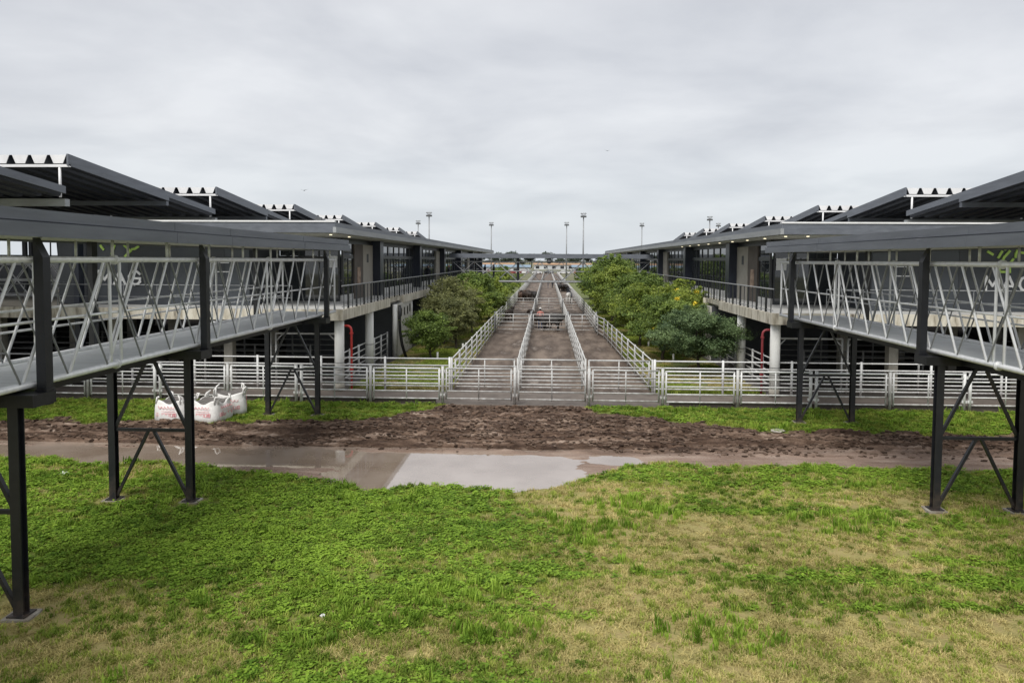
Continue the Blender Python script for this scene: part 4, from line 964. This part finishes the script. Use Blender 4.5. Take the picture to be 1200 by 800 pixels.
animal('cow', cowA, .55, 61.6, 8, .9, 'black cow half hidden behind the broadside cow at the middle crossing gate', 'cow', 'black cattle in the middle lane')
animal('cow', cowC, -.35, 63.0, 150, 1.0, 'dark brown cow with raised head beside the pink-shirted person', 'cow', 'black cattle in the middle lane')
animal('calf', cowC, -3.55, 69.5, 75, .85, 'lone dark calf walking along the lane fence', 'calf', None)
rg = random.Random(4)
for k in range(9): animal('cow', (cowB, cowC, cowA)[k % 3], -3.6 + (k % 3) * .85 + rg.uniform(-.2, .2), 104 + (k // 3) * 2.1 + rg.uniform(-.3, .3), 90 + rg.uniform(-40, 40), rg.uniform(.85, 1), 'brown or dark cow in the herd crowding the bulk bag side lane', 'cow', 'herd in the bulk bag side lane')
for k in range(9): animal('cow', (cowA, cowC, cowA)[k % 3], 2.2 + (k % 3) * .7 + rg.uniform(-.15, .15), 136 + (k // 3) * 2.2 + rg.uniform(-.3, .3), -90 + rg.uniform(-30, 30), rg.uniform(.85, 1), 'black cow in the herd under the far side of the footbridge', 'cow', 'herd beyond the footbridge')
def person(me, x, y, z, rz, label, cap=None, group=None):
    o = link('person', me, None, (x, y, z), (0, 0, R(rz)))
    tag(o, label, 'person', group)
    if cap:
        zc = 1.70
        MB().path([(.02, 0, zc), (.02, 0, zc + .06), (.02, 0, zc + .10)], [.115, .10, .03], 12).add([(.02, -.09, zc + .02), (.22, -.07, zc), (.22, .07, zc), (.02, .09, zc + .02)], [(0, 1, 2, 3)]).build('cap', cap, o, True)
    return o
pA = person_mesh(['jeans', 'shirt_pink', 'skin', 'hair_dark']); pB = person_mesh(['jeans', 'shirt_dark', 'skin', 'hair_dark'], 'lean'); pC = person_mesh(['shirt_dark', 'shirt_dark', 'skin', 'hair_dark'])
person(pA, -.55, 62.2, .015, 90, 'person in a pink top and white cap standing among black cattle', 'cap_white')
o = person(pB, XC - 9.55, 69.0, ZS, 0, 'person in dark clothes leaning on the balcony handrail')
person(pC, XC - 10.1, 60.2, ZS, 60, 'person in dark clothes standing on the balcony by the windows')
person(pC, -6.4, YBR + 1.0, 3.62, 20, 'person in dark clothes walking on the footbridge', None, 'people on the footbridge')
person(pC, -5.5, YBR + 1.3, 3.62, 190, 'person in dark clothes walking on the footbridge', None, 'people on the footbridge')
horse = cow_mesh(['horse_white'], .42)
animal('horse', horse, 2.9, 99, 80, 1.12, 'white horse carrying a rider in the lane beyond the crossing gates', 'horse', None)
rd_ = person_mesh(['jeans', 'shirt_dark', 'skin', 'hair_dark'], ride=True)
person(rd_, 2.9, 98.9, 1.46, 80, 'person in dark clothes riding the white horse')
for k in range(4): person(pC if k % 2 else pB, .2 + k * .9, 152 + k * 2.0, .015, 40 * k, 'person on foot in the far lane beyond the footbridge', None, 'people in the far lane')

# ================================================================== MASTS, LITTER, BIRDS, FAR BACKGROUND
def mast(x, y, h, label):
    t = empty('light_mast', (x, y, 0), label, 'light mast', 'floodlight masts')
    MB().tube((0, 0, 0), (0, 0, h), .26, 10, .13).build('pole', 'mast_grey', t, True)
    MB().path([(math.cos(a) * .75, math.sin(a) * .75, h + .75) for a in [2 * math.pi * i / 12 for i in range(13)]], .05, 5).build('ring', 'mast_grey', t)
    for i in range(6):
        a = 2 * math.pi * i / 6
        c = Vector((math.cos(a) * .5, math.sin(a) * .5, h - .1))
        MB().box(c.x - .25, c.x + .25, c.y - .2, c.y + .2, c.z - .15, c.z + .25).build('floodlight', 'lamp_housing', t)
        MB().tube((0, 0, h), (c.x * 1.5, c.y * 1.5, h + .75), .04, 5).build('arm', 'mast_grey', t)
    for i in range(3): MB().tube((.5 * (i - 1), 0, h + .15), (.5 * (i - 1), 0, h + 1.0), .03, 5).build('spike', 'mast_grey', t)
for x, y in ((-30.3, 189), (-40.3, 230), (-18.1, 239), (6.1, 237), (9.2, 191), (30.4, 241), (44, 204), (54.5, 240)):
    mast(x, y, 17.0, 'slim grey floodlight mast standing beyond the roofs')
# roof-top aerial on the bulk bag side
ae = empty('roof_aerial', (-14.2, 45.5, 7.35), 'small roof aerial with a white base on the office roof', 'aerial')
MB().tube((0, 0, 0), (0, 0, .9), .03, 6).build('pole', 'mast_grey', ae); MB().box(-.2, .2, -.12, .12, .75, 1.0).build('camera_head', 'lamp_housing', ae); MB().box(-.5, .5, -.3, .3, 0, .2).build('base', 'flash_white', ae)
def rock(name, x, y, s, label, cat, m, sq=.45, seed=1, grp=None):
    rr = random.Random(seed); bm = bmesh.new(); bmesh.ops.create_icosphere(bm, subdivisions=2, radius=s)
    for v in bm.verts: v.co *= rr.uniform(.75, 1.2); v.co.z *= sq
    me = bpy.data.meshes.new(name); bm.to_mesh(me); bm.free(); me.materials.append(M[m])
    z = float(height(np.array([x]), np.array([y]))[0][0])
    tag(link(name, me, None, (x, y, z + s * sq * .4)), label, cat, grp)
rock('paper_litter', -12.85, 18.9, .13, 'scrap of white litter lying on the wet grass beside the trestle', 'litter', 'litter', .5, 3)
rock('stone_slab', 7.9, 25.4, .26, 'flat pale stone on the grass between the fence and the track', 'stone', 'stone', .2, 4)
rock('stone_slab', -5.6, 26.4, .22, 'pale stone at the grass edge by the lane gates', 'stone', 'stone', .25, 5)
rock('mud_clod', -3.6, 11.6, .05, 'tiny white fragment lying on the dry lawn', 'litter', 'litter', .5, 6)
for (x, y, z, s) in ((14.2, 180, 32, 1.1), (-36.5, 110, 16.0, .9)):
    b = MB().add([(0, -.3, 0), (.12, 0, .02), (0, .35, 0), (-.12, 0, .02), (-.7, .05, .22), (.7, .05, .22), (-.35, .12, .12), (.35, .12, .12), (0, 0, -.08)], [(0, 1, 2, 3), (3, 0, 4), (3, 4, 6), (1, 5, 0), (1, 7, 5), (0, 8, 1), (0, 3, 8), (2, 8, 3), (2, 1, 8)]).build('bird', 'bird', None, False, (x, y, z)); b.scale = (s, s, s)
    tag(b, 'small dark bird flying under the overcast sky', 'bird', 'birds in the sky')
def far_tree(x, y, h, seed, m='leaf_far'):
    t = empty('far_tree', (x, y, 0), 'distant tree of the dim tree line on the horizon', 'tree', 'far tree line')
    MB().tube((0, 0, 0), (0, 0, h * .5), .3, 6, .15).build('trunk', 'bark', t)
    rd = random.Random(seed); bl = []
    for i in range(7): bl.append(((rd.uniform(-.35, .35) * h, rd.uniform(-.3, .3) * h, h * rd.uniform(.4, .82)), (h * .22, h * .22, h * .16), 90))
    V, Fq, T = leaf_cloud(bl, h * .06, seed); o = bpy.data.objects.new('crown', leaf_mesh('crown', V, Fq, T, m)); COL.objects.link(o); o.parent = t
    return t
proto = [far_tree(-60, 520, 10, 31), far_tree(-45, 540, 10.5, 32), far_tree(-30, 515, 9.5, 33)]
for k in range(90):
    c = copy_tree(proto[k % 3]); c.location = (-190 + k * 4.4 + rg.uniform(-2, 2), 520 + rg.uniform(-25, 60), 0); s = rg.uniform(.9, 1.2); c.scale = (s, s, s * rg.uniform(.9, 1.1)); c.rotation_euler[2] = rg.uniform(0, 6)
def far_shed(x0, x1, y, h, m, rm, label):
    t = empty('far_shed', (0, 0, 0), label, 'shed', 'low buildings beyond the lanes')
    MB().box(x0, x1, y, y + 12, 0, h).build('wall', m, t)
    v = [(x0 - .6, y - .6, h), (x1 + .6, y - .6, h), (x1 + .6, y + 12.6, h), (x0 - .6, y + 12.6, h), (x0 - .6, y + 6, h + 1.0), (x1 + .6, y + 6, h + 1.0)]
    MB().add(v, [(0, 1, 5, 4), (3, 4, 5, 2), (0, 4, 3), (1, 2, 5), (0, 3, 2, 1)]).build('roof', rm, t)
    n = int((x1 - x0) / 5)
    for i in range(n): MB().box(x0 + 1 + i * 5, x0 + 3.2 + i * 5, y - .06, y - .003, h * .2, h * .75).build('door' if i % 3 == 0 else 'window', 'mullion', t)
far_shed(-46, -8, 330, 2.6, 'far_white', 'far_blue', 'low white shed with a blue roof closing the lanes')
far_shed(12, 52, 345, 2.6, 'far_white', 'far_blue', 'low white shed with a blue roof behind the parked cars')
far_shed(-60, -20, 440, 3.0, 'far_white', 'far_roof', 'long low house with a tan roof near the horizon trees')
far_shed(-8, 28, 450, 3.0, 'far_white', 'far_roof', 'pale low house with a tan roof straight beyond the lanes')
def car_proto(m):
    t = empty('parked_car', (0, 0, 0), 'small parked car in the lot beyond the lanes', 'car', 'cars parked beyond the lanes')
    prof = [(-2.1, .35), (-2.15, .8), (-1.5, .92), (-.9, 1.42), (.6, 1.45), (1.2, .95), (2.0, .82), (2.1, .35)]
    v = [(x, s * .85, z) for s in (-1, 1) for x, z in prof]; n = len(prof)
    MB().add(v, [tuple(range(n)), tuple(range(2 * n - 1, n - 1, -1))] + [(i, n + i, n + (i + 1) % n, (i + 1) % n) for i in range(n)]).build('body', m, t)
    for x in (-1.3, 1.3):
        for s in (-1, 1): MB().tube((x, s * .7, .32), (x, s * .88, .32), .32, 10).build('wheel', 'tyre', t)
    for s in (-1, 1): MB().add([(-.85, s * .86, .98), (-.75, s * .86, 1.36), (.5, s * .86, 1.38), (.95, s * .86, .98)], [(0, 1, 2, 3)]).build('side_window', 'glass', t)
    return t
cars = [car_proto('car_white'), car_proto('car_dark'), car_proto('car_red')]
for k in range(22):
    c = cars[k] if k < 3 else copy_tree(cars[rg.choice((0, 0, 1, 1, 2))])
    c.location = (-26 + (k % 11) * 5.4 + rg.uniform(-.8, .8), 308 + (k // 11) * 9 + rg.uniform(-1, 1), 0); c.rotation_euler[2] = R(90 + rg.uniform(-8, 8)) if k % 2 else R(rg.uniform(-8, 8))

# ================================================================== LAWN: leaves and blades as instanced tufts
def tuft_mesh(name, m, nb, kind, seed):
    rr = random.Random(seed); b = MB()
    for i in range(nb):
        a = rr.uniform(0, 6.283); d = rr.uniform(0, .11); x, y = math.cos(a) * d, math.sin(a) * d
        if kind == 'clover':
            z = rr.uniform(.015, .07); s = rr.uniform(.012, .023); t = rr.uniform(0, 6.28); tx, ty = rr.uniform(-.5, .5), rr.uniform(-.5, .5)
            pts = []
            for k in range(5):
                u, v = math.cos(t + k * 1.2566) * s, math.sin(t + k * 1.2566) * s; pts.append((x + u, y + v, z + u * tx + v * ty))
            b.add(pts, [(0, 1, 2, 3, 4)])
        else:
            hgt = {'grass': rr.uniform(.025, .075), 'dry': rr.uniform(.015, .05), 'tall': rr.uniform(.07, .17), 'dark': rr.uniform(.03, .09)}[kind]
            wd = {'grass': .006, 'dry': .0055, 'tall': .010, 'dark': .008}[kind]
            ln = {'grass': .7, 'dry': 2.0, 'tall': .5, 'dark': .8}[kind] * hgt * rr.uniform(.4, 1.3)
            t = rr.uniform(0, 6.28); ux, uy = math.cos(t), math.sin(t); px, py = -uy * wd, ux * wd
            m1 = (x + ux * ln * .35, y + uy * ln * .35, hgt * .62); tp = (x + ux * ln, y + uy * ln, hgt)
            b.add([(x - px, y - py, -.01), (x + px, y + py, -.01), (m1[0] + px * .8, m1[1] + py * .8, m1[2]), (m1[0] - px * .8, m1[1] - py * .8, m1[2]), tp], [(0, 1, 2, 3), (3, 2, 4)])
    me = bpy.data.meshes.new(name); me.from_pydata(b.v, [], b.f); me.materials.append(M[m]); return me
def scatter(name, label_cat, protos, pts, rot, scl, tint, pick):
    """one object of points; each point carries a tuft"""
    me = bpy.data.meshes.new(name); me.vertices.add(len(pts)); me.vertices.foreach_set('co', pts.astype(np.float32).ravel())
    for nm, val, ty in (('rot', rot, 'FLOAT'), ('scl', scl, 'FLOAT'), ('tint', tint, 'FLOAT'), ('pick', pick, 'INT')):
        a = me.attributes.new(nm, ty, 'POINT'); a.data.foreach_set('value', val)
    o = bpy.data.objects.new(name, me); COL.objects.link(o)
    cl = bpy.data.collections.new(name + '_tufts')
    for i, p in enumerate(protos):
        q = bpy.data.objects.new('%s_%02d' % (name, i), p); cl.objects.link(q)
    ng = bpy.data.node_groups.new(name, 'GeometryNodeTree')
    ng.interface.new_socket('Geometry', in_out='INPUT', socket_type='NodeSocketGeometry'); ng.interface.new_socket('Geometry', in_out='OUTPUT', socket_type='NodeSocketGeometry')
    A = ng.nodes.new; K = ng.links.new
    gi, go = A('NodeGroupInput'), A('NodeGroupOutput'); m2p = A('GeometryNodeMeshToPoints'); iop = A('GeometryNodeInstanceOnPoints'); ci = A('GeometryNodeCollectionInfo')
    ci.inputs['Collection'].default_value = cl; ci.inputs['Separate Children'].default_value = True; ci.inputs['Reset Children'].default_value = True
    def na(n, ty):
        x = A('GeometryNodeInputNamedAttribute'); x.data_type = ty; x.inputs['Name'].default_value = n; return x.outputs['Attribute']
    K(gi.outputs[0], m2p.inputs['Mesh']); K(m2p.outputs['Points'], iop.inputs['Points']); K(ci.outputs[0], iop.inputs['Instance'])
    iop.inputs['Pick Instance'].default_value = True; K(na('pick', 'INT'), iop.inputs['Instance Index'])
    cx_ = A('ShaderNodeCombineXYZ'); K(na('rot', 'FLOAT'), cx_.inputs['Z']); K(cx_.outputs[0], iop.inputs['Rotation'])
    K(na('scl', 'FLOAT'), iop.inputs['Scale']); K(iop.outputs[0], go.inputs[0])
    md = o.modifiers.new('scatter', 'NODES'); md.node_group = ng
    tag(o, label_cat[0], label_cat[1], kind='stuff')
protos = [tuft_mesh('clover_a', 'g_clover', 42, 'clover', 1), tuft_mesh('clover_b', 'g_clover', 42, 'clover', 2), tuft_mesh('grass_a', 'g_grass', 34, 'grass', 3), tuft_mesh('grass_b', 'g_grass', 34, 'grass', 4),
          tuft_mesh('dry_a', 'g_dry', 40, 'dry', 5), tuft_mesh('dry_b', 'g_dry', 40, 'dry', 6), tuft_mesh('tall_a', 'g_tall', 22, 'tall', 7), tuft_mesh('tall_b', 'g_tall', 22, 'tall', 8), tuft_mesh('dark_a', 'g_dark', 40, 'dark', 9)]
rg2 = np.random.default_rng(12)
def lawn_points(n, xr, yr):
    X = rg2.uniform(*xr, n); Y = rg2.uniform(*yr, n); return X, Y
X = []; Y = []
for y0, y1, dens in ((8.5, 12, 150), (12, 16, 120), (16, 22, 85), (24.3, 29.2, 60)):
    hw = y1 * .78 + 1.5; n = int(dens * 2 * hw * (y1 - y0)); a, b_ = lawn_points(n, (-hw - .5, hw), (y0, y1)); X.append(a); Y.append(b_)
X = np.concatenate(X); Y = np.concatenate(Y); Z, mud = height(X, Y)
foot = np.zeros(len(X), bool)
for fx_, fy_ in FEET: foot |= (X - fx_) ** 2 + (Y - fy_) ** 2 < .31 ** 2
keep = (mud < .45) & ((Z > WATER + .012) | (Y < 18)) & ~foot; X, Y, Z, mud = X[keep], Y[keep], Z[keep], mud[keep]
gr = greenness(X, Y) + rg2.normal(size=len(X)) * .19
tallp = fbm(X * 1.2, Y * 1.2, 3, 201); darkp = fbm(X * .9, Y * 2.4, 3, 211)
pick = np.where(gr > .62, rg2.integers(0, 2, len(X)), np.where(gr > .36, rg2.integers(2, 4, len(X)), rg2.integers(4, 6, len(X))))
mixg = rg2.random(len(X)); pick = np.where((gr <= .36) & (mixg < .24), rg2.integers(2, 4, len(X)), pick); pick = np.where((gr <= .55) & (gr > .36) & (mixg > .72), rg2.integers(4, 6, len(X)), pick); pick = np.where((gr > .62) & (mixg < .28), 2, pick)
far_strip = Y > 23
pick = np.where(far_strip & (mixg < .75), rg2.integers(2, 4, len(X)), pick)
pick = np.where((tallp > .70) & (mixg > .80) & (gr > .22), rg2.integers(6, 8, len(X)), pick)
pick = np.where((darkp > .68) & (gr > .2) & (mixg < .4), 8, pick)
for cx_, cy_, rr_, kk in ((-3.9, 11.35, .8, 8), (-2.6, 11.9, .7, 6), (-1.4, 12.3, .6, 6), (2.4, 11.3, .6, 6), (3.6, 13.0, .9, 8), (-.8, 11.2, .5, 6), (5.2, 12.4, .7, 8), (2.3, 17.3, .7, 6), (4.3, 17.9, 1.0, 8), (1.2, 15.7, .5, 6), (-6.5, 11.6, 1.0, 8), (6.5, 16.5, .8, 6)):
    near_ = ((X - cx_) / 1.6) ** 2 + (Y - cy_) ** 2 < (rr_ * (.5 + tallp)) ** 2
    pick = np.where(near_ & (rg2.random(len(X)) < (.22 if kk == 8 else .20)), kk, pick)
bare = fbm(X * 1.5, Y * 1.5, 4, 221)
kp = ~((gr < .34) & (bare > .56) & (rg2.random(len(X)) < .75))
X, Y, Z, gr, pick = X[kp], Y[kp], Z[kp], gr[kp], pick[kp]
scl = rg2.uniform(.7, 1.35, len(X)) * (1 + .25 * sstep(15, 26, Y)) * np.where(pick >= 6, 1.1, 1)
tint = np.clip(.62 - .16 * sstep(23, 25, Y) + (fbm(X * .7, Y * .7, 4, 231) - .5) * 1.1 + rg2.normal(size=len(X)) * .30, 0, 1)
scatter('lawn', ('mixed lawn of clover, grass and dry stubble on both sides of the muddy track', 'grass'), protos, np.stack([X, Y, Z], 1), rg2.uniform(0, 6.28, len(X)), scl, tint, pick.astype(np.int32))
# clods thrown up by wheels and hooves along the track
def clod_mesh(name, seed):
    rr = random.Random(seed); bm = bmesh.new(); bmesh.ops.create_icosphere(bm, subdivisions=1, radius=.05)
    for v in bm.verts:
        v.co *= rr.uniform(.6, 1.35); v.co.z *= .6; v.co.x *= 1.5
    me = bpy.data.meshes.new(name); bm.to_mesh(me); bm.free(); me.materials.append(M['mud_clod']); return me
leaf_mat('mud_clod', (.036, .022, .015), (.24, .172, .130), True, 0.0, .6)
n = 60000; CX_ = rg2.uniform(-21, 21, n); CY_ = rg2.uniform(21.9, 29.2, n); CZ_, cm_ = height(CX_, CY_)
rows = 1 - np.abs(2 * fbm(CX_ * .30 + .2 * CY_, CY_ * 3.4, 3, 401) - 1); pat = fbm(CX_ * .35, CY_ * .8, 3, 411)
ok = (cm_ > .75) & (CZ_ > WATER + .005) & (rg2.random(n) < np.clip((rows - .55) * 1.6 + (pat - .45) * 1.6, 0.015, .55) * sstep(21.9, 22.8, CY_)); CX_, CY_, CZ_ = CX_[ok], CY_[ok], CZ_[ok]
scatter('churned_mud', ('churned dark clods and crumbs along the muddy track', 'mud'), [clod_mesh('clod_%d' % i, i) for i in range(5)], np.stack([CX_, CY_, CZ_ + .01], 1), rg2.normal(size=len(CX_)) * .5, rg2.uniform(.3, 1.3, len(CX_)) ** 1.4, np.clip(.28 + .22 * rg2.normal(size=len(CX_)), 0, 1), rg2.integers(0, 5, len(CX_)).astype(np.int32))
# weeds and grass on the verges beside the lanes
n = 9000; X = np.concatenate([rg2.uniform(-8.6, X1 - .2, n), rg2.uniform(X4 + .2, 9.3, n)]); Y = np.concatenate([32.3 + 48 * rg2.random(n) ** 1.6, 32.3 + 48 * rg2.random(n) ** 1.6])
cov = fbm(X * .8, Y * .5, 3, 301); kp = cov > .38; X, Y, cov = X[kp], Y[kp], cov[kp]
pick = np.where(cov > .5, rg2.integers(2, 4, len(X)), rg2.integers(4, 6, len(X)))
scatter('verge_grass', ('patchy yellowish grass growing under the trees beside the lanes', 'grass'), protos, np.stack([X, Y, np.full(len(X), .02)], 1), rg2.uniform(0, 6.28, len(X)), rg2.uniform(1.2, 2.4, len(X)), np.clip(rg2.normal(size=len(X)) * .2 + .4, 0, 1), pick.astype(np.int32))
